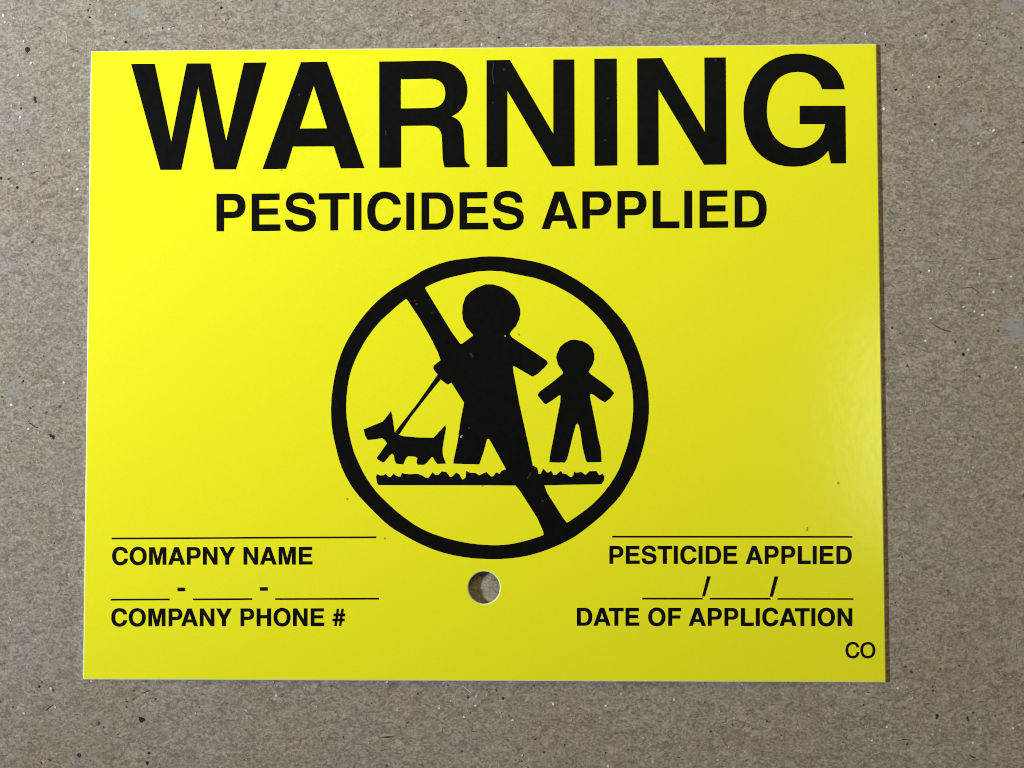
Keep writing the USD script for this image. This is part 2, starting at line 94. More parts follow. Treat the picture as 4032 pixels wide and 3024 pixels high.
  ('P', [[(-46.864,-32.441),(-46.892,-29.628),(-45.567,-29.622),(-45.412,-29.632),(-45.268,-29.663),(-45.138,-29.715),(-45.022,-29.785),(-44.921,-29.873),(-44.837,-29.977),(-44.77,-30.097),(-44.72,-30.231),(-44.69,-30.377),(-44.678,-30.535),(-44.687,-30.694),(-44.714,-30.84),(-44.761,-30.975),(-44.826,-31.095),(-44.909,-31.2),(-45.008,-31.289),(-45.122,-31.36),(-45.252,-31.413),(-45.395,-31.445),(-45.549,-31.457),(-46.266,-31.46),(-46.256,-32.438)],[(-46.279,-30.151),(-46.271,-30.958),(-45.712,-30.955),(-45.631,-30.95),(-45.56,-30.937),(-45.498,-30.916),(-45.446,-30.886),(-45.402,-30.849),(-45.367,-30.805),(-45.34,-30.752),(-45.32,-30.692),(-45.309,-30.623),(-45.305,-30.546),(-45.31,-30.47),(-45.323,-30.402),(-45.344,-30.342),(-45.372,-30.291),(-45.408,-30.248),(-45.453,-30.213),(-45.505,-30.185),(-45.567,-30.165),(-45.639,-30.152),(-45.72,-30.149)]]),
  ('N', [[(-44.27,-32.428),(-44.297,-29.617),(-43.665,-29.614),(-42.548,-31.413),(-42.565,-29.609),(-41.962,-29.606),(-41.937,-32.416),(-42.568,-32.419),(-43.684,-30.598),(-43.667,-32.425)]]),
  ('Y', [[(-41.702,-29.605),(-40.992,-29.602),(-40.403,-30.655),(-39.841,-29.597),(-39.131,-29.594),(-40.084,-31.363),(-40.075,-32.407),(-40.708,-32.41),(-40.718,-31.366)]]),
  ('N', [[(-37.765,-32.396),(-37.788,-29.589),(-37.158,-29.586),(-36.048,-31.384),(-36.062,-29.582),(-35.461,-29.579),(-35.44,-32.385),(-36.069,-32.388),(-37.179,-30.57),(-37.164,-32.393)]]),
  ('A', [[(-35.155,-32.384),(-34.179,-29.574),(-33.464,-29.572),(-32.436,-32.372),(-33.101,-32.375),(-33.311,-31.788),(-34.307,-31.793),(-34.501,-32.381)],[(-33.818,-30.341),(-34.116,-31.314),(-33.501,-31.311)]]),
  ('M', [[(-32.148,-32.37),(-32.167,-29.567),(-31.266,-29.563),(-30.775,-31.393),(-30.312,-29.559),(-29.416,-29.556),(-29.398,-32.358),(-29.997,-32.361),(-30.01,-30.352),(-30.482,-32.363),(-31.063,-32.366),(-31.562,-30.358),(-31.548,-32.368)]]),
  ('E', [[(-28.887,-32.356),(-28.905,-29.554),(-26.809,-29.546),(-26.806,-30.07),(-28.299,-30.076),(-28.295,-30.642),(-26.934,-30.636),(-26.931,-31.156),(-28.292,-31.161),(-28.288,-31.815),(-26.737,-31.809),(-26.734,-32.347)]]),
 ],
 'company_phone': [
  ('C', [[(-56.449,-40.341),(-57.052,-40.345),(-57.084,-40.244),(-57.121,-40.171),(-57.167,-40.105),(-57.221,-40.049),(-57.284,-40.0),(-57.355,-39.961),(-57.433,-39.93),(-57.517,-39.908),(-57.608,-39.895),(-57.705,-39.891),(-57.83,-39.902),(-57.941,-39.933),(-58.04,-39.983),(-58.126,-40.052),(-58.2,-40.138),(-58.261,-40.243),(-58.308,-40.364),(-58.342,-40.503),(-58.362,-40.657),(-58.367,-40.826),(-58.358,-40.995),(-58.334,-41.149),(-58.297,-41.288),(-58.247,-41.41),(-58.184,-41.514),(-58.109,-41.601),(-58.022,-41.669),(-57.923,-41.718),(-57.812,-41.748),(-57.69,-41.758),(-57.592,-41.752),(-57.499,-41.736),(-57.414,-41.71),(-57.336,-41.675),(-57.266,-41.629),(-57.204,-41.574),(-57.15,-41.51),(-57.106,-41.435),(-57.071,-41.35),(-57.041,-41.235),(-56.415,-41.231),(-56.456,-41.444),(-56.514,-41.614),(-56.594,-41.767),(-56.696,-41.903),(-56.817,-42.021),(-56.959,-42.12),(-57.118,-42.198),(-57.295,-42.255),(-57.489,-42.291),(-57.7,-42.304),(-57.933,-42.289),(-58.148,-42.24),(-58.341,-42.16),(-58.512,-42.048),(-58.661,-41.908),(-58.785,-41.741),(-58.883,-41.548),(-58.956,-41.331),(-59.001,-41.091),(-59.018,-40.831),(-59.007,-40.57),(-58.968,-40.33),(-58.901,-40.112),(-58.807,-39.917),(-58.686,-39.748),(-58.541,-39.605),(-58.371,-39.491),(-58.178,-39.407),(-57.963,-39.355),(-57.728,-39.337),(-57.525,-39.345),(-57.336,-39.374),(-57.162,-39.424),(-57.004,-39.493),(-56.862,-39.582),(-56.74,-39.691),(-56.636,-39.819),(-56.554,-39.966),(-56.493,-40.131)]]),
  ('O', [[(-54.776,-42.28),(-55.019,-42.265),(-55.244,-42.216),(-55.447,-42.135),(-55.629,-42.024),(-55.788,-41.883),(-55.921,-41.715),(-56.027,-41.522),(-56.106,-41.306),(-56.155,-41.068),(-56.174,-40.809),(-56.162,-40.55),(-56.118,-40.311),(-56.044,-40.093),(-55.942,-39.899),(-55.813,-39.729),(-55.658,-39.586),(-55.479,-39.471),(-55.277,-39.387),(-55.053,-39.335),(-54.81,-39.316),(-54.567,-39.331),(-54.342,-39.38),(-54.139,-39.462),(-53.957,-39.573),(-53.799,-39.714),(-53.666,-39.882),(-53.559,-40.075),(-53.481,-40.291),(-53.432,-40.53),(-53.413,-40.788),(-53.426,-41.047),(-53.47,-41.286),(-53.543,-41.503),(-53.645,-41.698),(-53.774,-41.867),(-53.929,-42.01),(-54.108,-42.125),(-54.31,-42.209),(-54.533,-42.261)],[(-54.782,-41.735),(-54.656,-41.723),(-54.538,-41.692),(-54.43,-41.64),(-54.333,-41.57),(-54.248,-41.482),(-54.176,-41.376),(-54.118,-41.254),(-54.076,-41.115),(-54.05,-40.961),(-54.043,-40.793),(-54.054,-40.625),(-54.083,-40.471),(-54.129,-40.333),(-54.19,-40.211),(-54.264,-40.107),(-54.351,-40.02),(-54.45,-39.951),(-54.559,-39.901),(-54.677,-39.871),(-54.804,-39.862),(-54.931,-39.873),(-55.048,-39.905),(-55.156,-39.956),(-55.253,-40.026),(-55.338,-40.115),(-55.41,-40.22),(-55.468,-40.343),(-55.511,-40.481),(-55.536,-40.635),(-55.544,-40.804),(-55.532,-40.972),(-55.503,-41.126),(-55.457,-41.264),(-55.397,-41.386),(-55.322,-41.49),(-55.235,-41.577),(-55.136,-41.646),(-55.027,-41.695),(-54.909,-41.725)]]),
  ('M', [[(-53.001,-42.193),(-53.033,-39.376),(-52.122,-39.37),(-51.618,-41.208),(-51.159,-39.363),(-50.253,-39.357),(-50.223,-42.172),(-50.827,-42.177),(-50.849,-40.157),(-51.318,-42.18),(-51.905,-42.185),(-52.418,-40.168),(-52.396,-42.189)]]),
  ('P', [[(-49.718,-42.168),(-49.748,-39.354),(-48.422,-39.345),(-48.267,-39.355),(-48.123,-39.385),(-47.992,-39.436),(-47.876,-39.506),(-47.775,-39.594),(-47.691,-39.698),(-47.624,-39.818),(-47.574,-39.952),(-47.543,-40.098),(-47.532,-40.257),(-47.54,-40.415),(-47.568,-40.562),(-47.615,-40.696),(-47.68,-40.817),(-47.762,-40.922),(-47.861,-41.012),(-47.976,-41.083),(-48.105,-41.136),(-48.248,-41.169),(-48.403,-41.18),(-49.12,-41.186),(-49.11,-42.164)],[(-49.134,-39.876),(-49.125,-40.683),(-48.566,-40.679),(-48.485,-40.674),(-48.414,-40.66),(-48.352,-40.639),(-48.3,-40.609),(-48.256,-40.572),(-48.221,-40.528),(-48.193,-40.475),(-48.174,-40.414),(-48.162,-40.346),(-48.159,-40.269),(-48.164,-40.192),(-48.177,-40.124),(-48.198,-40.065),(-48.226,-40.014),(-48.262,-39.971),(-48.307,-39.935),(-48.36,-39.908),(-48.422,-39.887),(-48.493,-39.875),(-48.575,-39.872)]]),
  ('A', [[(-47.715,-42.153),(-46.74,-39.334),(-46.022,-39.329),(-44.98,-42.134),(-45.649,-42.138),(-45.862,-41.551),(-46.864,-41.558),(-47.057,-42.149)],[(-46.375,-40.101),(-46.673,-41.078),(-46.054,-41.073)]]),
  ('N', [[(-44.69,-42.131),(-44.717,-39.32),(-44.086,-39.316),(-42.97,-41.114),(-42.986,-39.309),(-42.384,-39.306),(-42.358,-42.115),(-42.989,-42.119),(-44.105,-40.301),(-44.088,-42.127)]]),
  ('Y', [[(-42.124,-39.304),(-41.414,-39.299),(-40.826,-40.351),(-40.264,-39.292),(-39.555,-39.288),(-40.507,-41.058),(-40.498,-42.102),(-41.131,-42.107),(-41.14,-41.063)]]),
  ('P', [[(-38.174,-42.087),(-38.197,-39.28),(-36.879,-39.272),(-36.725,-39.282),(-36.582,-39.313),(-36.453,-39.363),(-36.337,-39.433),(-36.237,-39.521),(-36.154,-39.625),(-36.087,-39.745),(-36.038,-39.878),(-36.008,-40.024),(-35.997,-40.182),(-36.005,-40.34),(-36.033,-40.486),(-36.08,-40.62),(-36.145,-40.741),(-36.227,-40.846),(-36.326,-40.935),(-36.44,-41.006),(-36.568,-41.058),(-36.711,-41.091),(-36.865,-41.103),(-37.577,-41.107),(-37.569,-42.083)],[(-37.588,-39.801),(-37.581,-40.606),(-37.026,-40.602),(-36.945,-40.597),(-36.874,-40.584),(-36.813,-40.562),(-36.761,-40.533),(-36.718,-40.496),(-36.682,-40.452),(-36.655,-40.399),(-36.635,-40.339),(-36.624,-40.27),(-36.62,-40.194),(-36.625,-40.117),(-36.638,-40.05),(-36.658,-39.99),(-36.686,-39.939),(-36.722,-39.896),(-36.766,-39.861),(-36.819,-39.833),(-36.88,-39.813),(-36.951,-39.801),(-37.032,-39.797)]]),
  ('H', [[(-35.587,-42.07),(-35.608,-39.264),(-34.977,-39.261),(-34.969,-40.317),(-33.929,-40.311),(-33.936,-39.255),(-33.305,-39.251),(-33.285,-42.055),(-33.916,-42.059),(-33.925,-40.85),(-34.965,-40.857),(-34.956,-42.066)]]),
  ('O', [[(-31.523,-42.117),(-31.763,-42.101),(-31.985,-42.052),(-32.186,-41.971),(-32.365,-41.86),(-32.52,-41.72),(-32.651,-41.553),(-32.755,-41.361),(-32.832,-41.145),(-32.879,-40.908),(-32.897,-40.651),(-32.883,-40.394),(-32.839,-40.156),(-32.765,-39.94),(-32.664,-39.746),(-32.535,-39.577),(-32.381,-39.435),(-32.204,-39.322),(-32.004,-39.238),(-31.783,-39.187),(-31.543,-39.168),(-31.303,-39.184),(-31.082,-39.233),(-30.881,-39.314),(-30.702,-39.426),(-30.546,-39.566),(-30.416,-39.733),(-30.312,-39.926),(-30.235,-40.141),(-30.188,-40.378),(-30.171,-40.635),(-30.185,-40.892),(-30.229,-41.13),(-30.302,-41.346),(-30.404,-41.539),(-30.532,-41.708),(-30.686,-41.85),(-30.863,-41.963),(-31.063,-42.047),(-31.283,-42.099)],[(-31.527,-41.574),(-31.402,-41.563),(-31.286,-41.532),(-31.18,-41.481),(-31.084,-41.411),(-30.999,-41.324),(-30.927,-41.219),(-30.87,-41.097),(-30.827,-40.96),(-30.801,-40.806),(-30.793,-40.639),(-30.803,-40.471),(-30.831,-40.319),(-30.876,-40.181),(-30.935,-40.06),(-31.008,-39.956),(-31.094,-39.869),(-31.191,-39.801),(-31.298,-39.751),(-31.415,-39.721),(-31.54,-39.712),(-31.664,-39.723),(-31.781,-39.754),(-31.887,-39.805),(-31.983,-39.875),(-32.068,-39.962),(-32.139,-40.067),(-32.197,-40.189),(-32.24,-40.327),(-32.266,-40.48),(-32.274,-40.647),(-32.263,-40.815),(-32.235,-40.968),(-32.191,-41.105),(-32.131,-41.226),(-32.058,-41.33),(-31.973,-41.417),(-31.876,-41.485),(-31.768,-41.535),(-31.652,-41.565)]]),
  ('N', [[(-29.772,-42.034),(-29.789,-39.232),(-29.162,-39.228),(-28.061,-41.02),(-28.072,-39.222),(-27.474,-39.219),(-27.457,-42.02),(-28.083,-42.024),(-29.185,-40.21),(-29.173,-42.03)]]),
  ('E', [[(-26.948,-42.017),(-26.964,-39.216),(-24.871,-39.206),(-24.868,-39.729),(-26.359,-39.737),(-26.356,-40.302),(-24.997,-40.295),(-24.994,-40.814),(-26.353,-40.822),(-26.349,-41.475),(-24.801,-41.466),(-24.798,-42.005)]]),
  ('#', [[(-23.522,-40.831),(-23.048,-40.829),(-22.997,-40.47),(-23.35,-40.472),(-23.352,-40.018),(-22.933,-40.016),(-22.827,-39.272),(-22.434,-39.27),(-22.539,-40.014),(-22.193,-40.012),(-22.088,-39.268),(-21.692,-39.266),(-21.796,-40.01),(-21.468,-40.008),(-21.466,-40.462),(-21.859,-40.464),(-21.909,-40.823),(-21.553,-40.821),(-21.551,-41.244),(-21.969,-41.246),(-22.073,-41.989),(-22.473,-41.992),(-22.368,-41.248),(-22.713,-41.25),(-22.818,-41.994),(-23.215,-41.996),(-23.109,-41.252),(-23.52,-41.255)],[(-22.654,-40.827),(-22.308,-40.825),(-22.257,-40.466),(-22.603,-40.468)]]),
 ],
 'pesticide_applied': [
  ('P', [[(20.278,-32.173),(20.293,-29.345),(21.612,-29.346),(21.766,-29.357),(21.909,-29.389),(22.038,-29.441),(22.152,-29.513),(22.251,-29.602),(22.334,-29.707),(22.399,-29.828),(22.446,-29.963),(22.474,-30.11),(22.483,-30.269),(22.472,-30.428),(22.442,-30.576),(22.394,-30.71),(22.327,-30.831),(22.244,-30.936),(22.144,-31.025),(22.028,-31.096),(21.899,-31.148),(21.756,-31.18),(21.602,-31.191),(20.888,-31.19),(20.883,-32.173)],[(20.895,-29.874),(20.891,-30.686),(21.447,-30.686),(21.528,-30.681),(21.599,-30.668),(21.66,-30.647),(21.713,-30.618),(21.757,-30.581),(21.793,-30.536),(21.821,-30.484),(21.841,-30.423),(21.854,-30.354),(21.858,-30.276),(21.855,-30.199),(21.843,-30.131),(21.823,-30.071),(21.796,-30.02),(21.761,-29.976),(21.717,-29.94),(21.665,-29.912),(21.603,-29.891),(21.533,-29.879),(21.452,-29.874)]]),
  ('E', [[(22.888,-32.174),(22.904,-29.347),(25.01,-29.349),(25.007,-29.877),(23.507,-29.876),(23.503,-30.447),(24.87,-30.448),(24.867,-30.972),(23.5,-30.971),(23.496,-31.631),(25.054,-31.632),(25.05,-32.175)]]),
  ('S', [[(27.613,-30.216),(27.04,-30.215),(27.025,-30.117),(27.003,-30.05),(26.971,-29.992),(26.93,-29.943),(26.879,-29.902),(26.818,-29.868),(26.748,-29.842),(26.668,-29.823),(26.58,-29.812),(26.483,-29.808),(26.393,-29.811),(26.31,-29.82),(26.237,-29.835),(26.172,-29.856),(26.118,-29.881),(26.072,-29.912),(26.037,-29.947),(26.012,-29.987),(25.996,-30.032),(25.991,-30.083),(25.993,-30.113),(25.998,-30.142),(26.007,-30.169),(26.021,-30.195),(26.038,-30.218),(26.059,-30.241),(26.085,-30.261),(26.115,-30.28),(26.151,-30.296),(26.19,-30.311),(26.267,-30.331),(26.349,-30.352),(26.434,-30.373),(26.522,-30.394),(26.611,-30.414),(26.699,-30.434),(26.785,-30.454),(26.869,-30.474),(26.948,-30.493),(27.022,-30.513),(27.155,-30.554),(27.273,-30.602),(27.375,-30.656),(27.463,-30.718),(27.536,-30.789),(27.595,-30.869),(27.639,-30.958),(27.67,-31.056),(27.687,-31.164),(27.692,-31.283),(27.677,-31.464),(27.635,-31.627),(27.566,-31.772),(27.473,-31.898),(27.356,-32.006),(27.218,-32.093),(27.06,-32.162),(26.883,-32.211),(26.689,-32.24),(26.478,-32.25),(26.279,-32.24),(26.097,-32.21),(25.932,-32.162),(25.784,-32.095),(25.657,-32.009),(25.549,-31.905),(25.464,-31.783),(25.401,-31.645),(25.361,-31.49),(25.344,-31.296),(25.96,-31.296),(25.974,-31.392),(25.995,-31.458),(26.027,-31.516),(26.069,-31.567),(26.121,-31.611),(26.184,-31.647),(26.258,-31.676),(26.342,-31.697),(26.436,-31.71),(26.54,-31.714),(26.65,-31.711),(26.75,-31.701),(26.84,-31.684),(26.918,-31.661),(26.985,-31.632),(27.039,-31.598),(27.082,-31.56),(27.112,-31.517),(27.13,-31.47),(27.137,-31.417),(27.134,-31.374),(27.125,-31.335),(27.111,-31.299),(27.091,-31.266),(27.065,-31.235),(27.034,-31.207),(26.997,-31.18),(26.955,-31.155),(26.907,-31.133),(26.855,-31.111),(26.786,-31.09),(26.717,-31.069),(26.65,-31.051),(26.584,-31.033),(26.519,-31.017),(26.453,-31.0),(26.386,-30.984),(26.317,-30.967),(26.247,-30.949),(26.173,-30.93),(26.042,-30.892),(25.921,-30.849),(25.811,-30.799),(25.713,-30.741),(25.627,-30.674),(25.555,-30.596),(25.498,-30.506),(25.457,-30.404),(25.432,-30.288),(25.424,-30.159),(25.437,-30.004),(25.474,-29.861),(25.534,-29.731),(25.616,-29.615),(25.718,-29.515),(25.84,-29.431),(25.98,-29.364),(26.137,-29.316),(26.31,-29.286),(26.498,-29.276),(26.696,-29.287),(26.877,-29.317),(27.039,-29.366),(27.182,-29.434),(27.306,-29.52),(27.41,-29.624),(27.492,-29.743),(27.554,-29.878),(27.593,-30.028)]]),
  ('T', [[(27.86,-29.351),(30.183,-29.353),(30.179,-29.889),(29.334,-29.888),(29.317,-32.178),(28.693,-32.178),(28.709,-29.888),(27.857,-29.887)]]),
  ('I', [[(30.413,-32.179),(30.435,-29.354),(31.067,-29.354),(31.045,-32.18)]]),
  ('C', [[(33.977,-30.3),(33.381,-30.299),(33.351,-30.197),(33.316,-30.123),(33.272,-30.057),(33.219,-30.0),(33.158,-29.951),(33.089,-29.911),(33.013,-29.879),(32.93,-29.856),(32.84,-29.842),(32.745,-29.838),(32.622,-29.848),(32.511,-29.878),(32.412,-29.928),(32.326,-29.995),(32.251,-30.082),(32.189,-30.186),(32.139,-30.307),(32.103,-30.445),(32.08,-30.599),(32.072,-30.769),(32.078,-30.938),(32.098,-31.093),(32.132,-31.232),(32.179,-31.355),(32.239,-31.46),(32.312,-31.547),(32.396,-31.616),(32.492,-31.667),(32.601,-31.697),(32.722,-31.708),(32.819,-31.703),(32.91,-31.688),(32.995,-31.663),(33.072,-31.628),(33.143,-31.583),(33.205,-31.529),(33.259,-31.464),(33.305,-31.39),(33.341,-31.305),(33.373,-31.191),(33.993,-31.191),(33.948,-31.404),(33.887,-31.574),(33.805,-31.727),(33.702,-31.863),(33.579,-31.98),(33.437,-32.077),(33.278,-32.154),(33.102,-32.21),(32.909,-32.244),(32.701,-32.255),(32.471,-32.238),(32.26,-32.187),(32.07,-32.104),(31.903,-31.992),(31.76,-31.85),(31.641,-31.681),(31.547,-31.487),(31.48,-31.269),(31.44,-31.029),(31.428,-30.768),(31.444,-30.507),(31.488,-30.267),(31.559,-30.049),(31.656,-29.855),(31.778,-29.686),(31.924,-29.545),(32.094,-29.432),(32.287,-29.35),(32.5,-29.299),(32.733,-29.283),(32.934,-29.293),(33.12,-29.324),(33.291,-29.375),(33.446,-29.445),(33.584,-29.536),(33.703,-29.646),(33.802,-29.775),(33.881,-29.923),(33.938,-30.089)]]),
  ('I', [[(34.304,-32.183),(34.329,-29.358),(34.961,-29.359),(34.936,-32.184)]]),
  ('D', [[(35.433,-32.184),(35.458,-29.36),(36.627,-29.361),(36.858,-29.377),(37.067,-29.423),(37.253,-29.499),(37.415,-29.604),(37.553,-29.737),(37.666,-29.897),(37.754,-30.081),(37.816,-30.29),(37.853,-30.522),(37.863,-30.776),(37.848,-31.029),(37.807,-31.261),(37.741,-31.469),(37.65,-31.654),(37.534,-31.812),(37.394,-31.945),(37.229,-32.049),(37.042,-32.125),(36.832,-32.17),(36.602,-32.186)],[(36.062,-29.884),(36.046,-31.662),(36.507,-31.662),(36.648,-31.652),(36.772,-31.623),(36.88,-31.576),(36.972,-31.511),(37.05,-31.429),(37.114,-31.33),(37.165,-31.214),(37.201,-31.083),(37.223,-30.936),(37.231,-30.774),(37.226,-30.613),(37.206,-30.466),(37.173,-30.334),(37.125,-30.219),(37.063,-30.119),(36.986,-30.037),(36.894,-29.972),(36.787,-29.924),(36.664,-29.895),(36.523,-29.885)]]),
  ('E', [[(38.242,-32.188),(38.268,-29.363),(40.372,-29.366),(40.366,-29.894),(38.868,-29.892),(38.862,-30.463),(40.228,-30.465),(40.223,-30.988),(38.857,-30.986),(38.851,-31.646),(40.407,-31.648),(40.402,-32.191)]]),
  ('A', [[(41.69,-32.192),(42.717,-29.37),(43.432,-29.371),(44.411,-32.196),(43.745,-32.195),(43.546,-31.604),(42.549,-31.602),(42.344,-32.193)],[(43.064,-30.144),(42.748,-31.122),(43.364,-31.123)]]),
  ('P', [[(44.715,-32.197),(44.746,-29.373),(46.063,-29.375),(46.217,-29.386),(46.359,-29.419),(46.487,-29.471),(46.601,-29.542),(46.7,-29.631),(46.782,-29.737),(46.846,-29.857),(46.892,-29.992),(46.92,-30.14),(46.928,-30.298),(46.916,-30.457),(46.886,-30.604),(46.836,-30.739),(46.769,-30.859),(46.685,-30.964),(46.585,-31.053),(46.469,-31.124),(46.34,-31.175),(46.197,-31.207),(46.042,-31.218),(45.33,-31.216),(45.319,-32.198)],[(45.344,-29.902),(45.336,-30.712),(45.89,-30.713),(45.971,-30.709),(46.042,-30.696),(46.104,-30.675),(46.156,-30.645),(46.201,-30.609),(46.237,-30.564),(46.265,-30.511),(46.286,-30.451),(46.299,-30.382),(46.304,-30.305),(46.301,-30.228),(46.289,-30.159),(46.27,-30.099),(46.243,-30.048),(46.208,-30.004),(46.164,-29.969),(46.113,-29.94),(46.051,-29.92),(45.981,-29.907),(45.9,-29.903)]]),
  ('P', [[(47.31,-32.201),(47.342,-29.378),(48.659,-29.38),(48.813,-29.391),(48.955,-29.423),(49.084,-29.475),(49.198,-29.547),(49.296,-29.636),(49.378,-29.741),(49.442,-29.862),(49.489,-29.997),(49.516,-30.144),(49.524,-30.303),(49.512,-30.462),(49.481,-30.609),(49.432,-30.743),(49.365,-30.864),(49.281,-30.969),(49.18,-31.058),(49.065,-31.128),(48.935,-31.18),(48.792,-31.212),(48.638,-31.222),(47.925,-31.221),(47.914,-32.202)],[(47.941,-29.906),(47.931,-30.717),(48.486,-30.718),(48.567,-30.713),(48.638,-30.7),(48.7,-30.679),(48.752,-30.65),(48.796,-30.613),(48.833,-30.569),(48.861,-30.516),(48.882,-30.455),(48.895,-30.386),(48.9,-30.309),(48.897,-30.232),(48.885,-30.164),(48.866,-30.104),(48.839,-30.053),(48.804,-30.009),(48.761,-29.973),(48.709,-29.945),(48.648,-29.924),(48.577,-29.912),(48.496,-29.907)]]),
  ('L', [[(49.917,-32.206),(49.95,-29.382),(50.582,-29.384),(50.555,-31.657),(51.944,-31.66),(51.937,-32.21)]]),
  ('I', [[(52.247,-32.21),(52.282,-29.387),(52.915,-29.388),(52.879,-32.212)]]),
  ('E', [[(53.376,-32.213),(53.412,-29.389),(55.516,-29.394),(55.509,-29.921),(54.01,-29.918),(54.003,-30.489),(55.369,-30.492),(55.362,-31.015),(53.996,-31.012),(53.987,-31.671),(55.545,-31.675),(55.537,-32.217)]]),
  ('D', [[(55.972,-32.218),(56.009,-29.395),(57.179,-29.397),(57.41,-29.413),(57.619,-29.46),(57.805,-29.536),(57.967,-29.641),(58.104,-29.774),(58.217,-29.933),(58.304,-30.118),(58.365,-30.327),(58.401,-30.559),(58.41,-30.812),(58.394,-31.066),(58.352,-31.298),(58.285,-31.506),(58.193,-31.69),(58.076,-31.849),(57.935,-31.981),(57.771,-32.085),(57.583,-32.16),(57.373,-32.206),(57.142,-32.221)],[(56.611,-29.92),(56.588,-31.696),(57.049,-31.697),(57.19,-31.688),(57.314,-31.659),(57.422,-31.611),(57.515,-31.547),(57.594,-31.465),(57.659,-31.366),(57.709,-31.25),(57.746,-31.119),(57.769,-30.972),(57.778,-30.81),(57.773,-30.649),(57.754,-30.502),(57.721,-30.37),(57.674,-30.255),(57.612,-30.156),(57.536,-30.073),(57.444,-30.008),(57.338,-29.96),(57.214,-29.931),(57.073,-29.921)]]),
 ],
 'date_of_application': [
  ('D', [[(15.13,-41.854),(15.141,-39.05),(16.309,-39.05),(16.54,-39.065),(16.749,-39.111),(16.935,-39.186),(17.098,-39.29),(17.236,-39.422),(17.35,-39.58),(17.439,-39.763),(17.502,-39.971),(17.539,-40.201),(17.551,-40.453),(17.537,-40.704),(17.497,-40.934),(17.432,-41.141),(17.342,-41.324),(17.227,-41.482),(17.087,-41.614),(16.924,-41.718),(16.737,-41.793),(16.528,-41.838),(16.297,-41.854)],[(15.747,-39.57),(15.74,-41.334),(16.201,-41.334),(16.341,-41.324),(16.465,-41.295),(16.572,-41.248),(16.665,-41.183),(16.742,-41.102),(16.806,-41.003),(16.855,-40.889),(16.891,-40.758),(16.912,-40.612),(16.92,-40.452),(16.914,-40.292),(16.893,-40.146),(16.859,-40.016),(16.811,-39.901),(16.748,-39.803),(16.671,-39.721),(16.58,-39.656),(16.472,-39.609),(16.349,-39.58),(16.208,-39.57)]]),
  ('A', [[(17.708,-41.854),(18.718,-39.051),(19.432,-39.051),(20.425,-41.854),(19.76,-41.854),(19.558,-41.267),(18.562,-41.267),(18.361,-41.854)],[(19.069,-39.818),(18.759,-40.789),(19.373,-40.789)]]),
  ('T', [[(20.164,-39.051),(22.482,-39.052),(22.479,-39.584),(21.636,-39.583),(21.623,-41.854),(21.0,-41.854),(21.013,-39.583),(20.162,-39.583)]]),
  ('E', [[(22.763,-41.855),(22.78,-39.052),(24.879,-39.054),(24.875,-39.578),(23.38,-39.577),(23.376,-40.143),(24.74,-40.143),(24.736,-40.663),(23.373,-40.662),(23.369,-41.316),(24.922,-41.317),(24.919,-41.856)]]),
  ('O', [[(27.669,-41.93),(27.43,-41.913),(27.209,-41.862),(27.009,-41.78),(26.832,-41.668),(26.678,-41.527),(26.55,-41.359),(26.448,-41.166),(26.374,-40.95),(26.33,-40.713),(26.316,-40.456),(26.334,-40.199),(26.381,-39.962),(26.458,-39.746),(26.562,-39.553),(26.692,-39.386),(26.848,-39.245),(27.027,-39.132),(27.228,-39.05),(27.45,-39.0),(27.69,-38.983),(27.93,-39.0),(28.151,-39.051),(28.351,-39.134),(28.528,-39.246),(28.682,-39.387),(28.81,-39.555),(28.912,-39.748),(28.985,-39.964),(29.029,-40.202),(29.043,-40.459),(29.025,-40.716),(28.978,-40.953),(28.901,-41.168),(28.797,-41.361),(28.666,-41.528),(28.511,-41.669),(28.332,-41.781),(28.131,-41.863),(27.91,-41.913)],[(27.673,-41.388),(27.798,-41.377),(27.914,-41.347),(28.022,-41.297),(28.119,-41.228),(28.204,-41.141),(28.278,-41.037),(28.337,-40.915),(28.382,-40.778),(28.41,-40.625),(28.42,-40.458),(28.412,-40.29),(28.386,-40.137),(28.344,-40.0),(28.286,-39.878),(28.214,-39.774),(28.13,-39.687),(28.034,-39.618),(27.927,-39.568),(27.811,-39.537),(27.686,-39.526),(27.561,-39.537),(27.445,-39.567),(27.337,-39.617),(27.24,-39.686),(27.155,-39.773),(27.082,-39.878),(27.022,-39.999),(26.978,-40.136),(26.949,-40.289),(26.939,-40.457),(26.947,-40.624),(26.973,-40.777),(27.016,-40.915),(27.073,-41.036),(27.145,-41.14),(27.23,-41.227),(27.326,-41.296),(27.432,-41.346),(27.548,-41.377)]]),
  ('F', [[(29.45,-41.859),(29.471,-39.058),(31.503,-39.06),(31.499,-39.591),(30.086,-39.59),(30.081,-40.201),(31.35,-40.203),(31.346,-40.738),(30.077,-40.736),(30.068,-41.859)]]),
  ('A', [[(32.672,-41.862),(33.69,-39.063),(34.403,-39.064),(35.385,-41.865),(34.721,-41.865),(34.521,-41.278),(33.527,-41.277),(33.324,-41.863)],[(34.038,-39.83),(33.725,-40.8),(34.339,-40.801)]]),
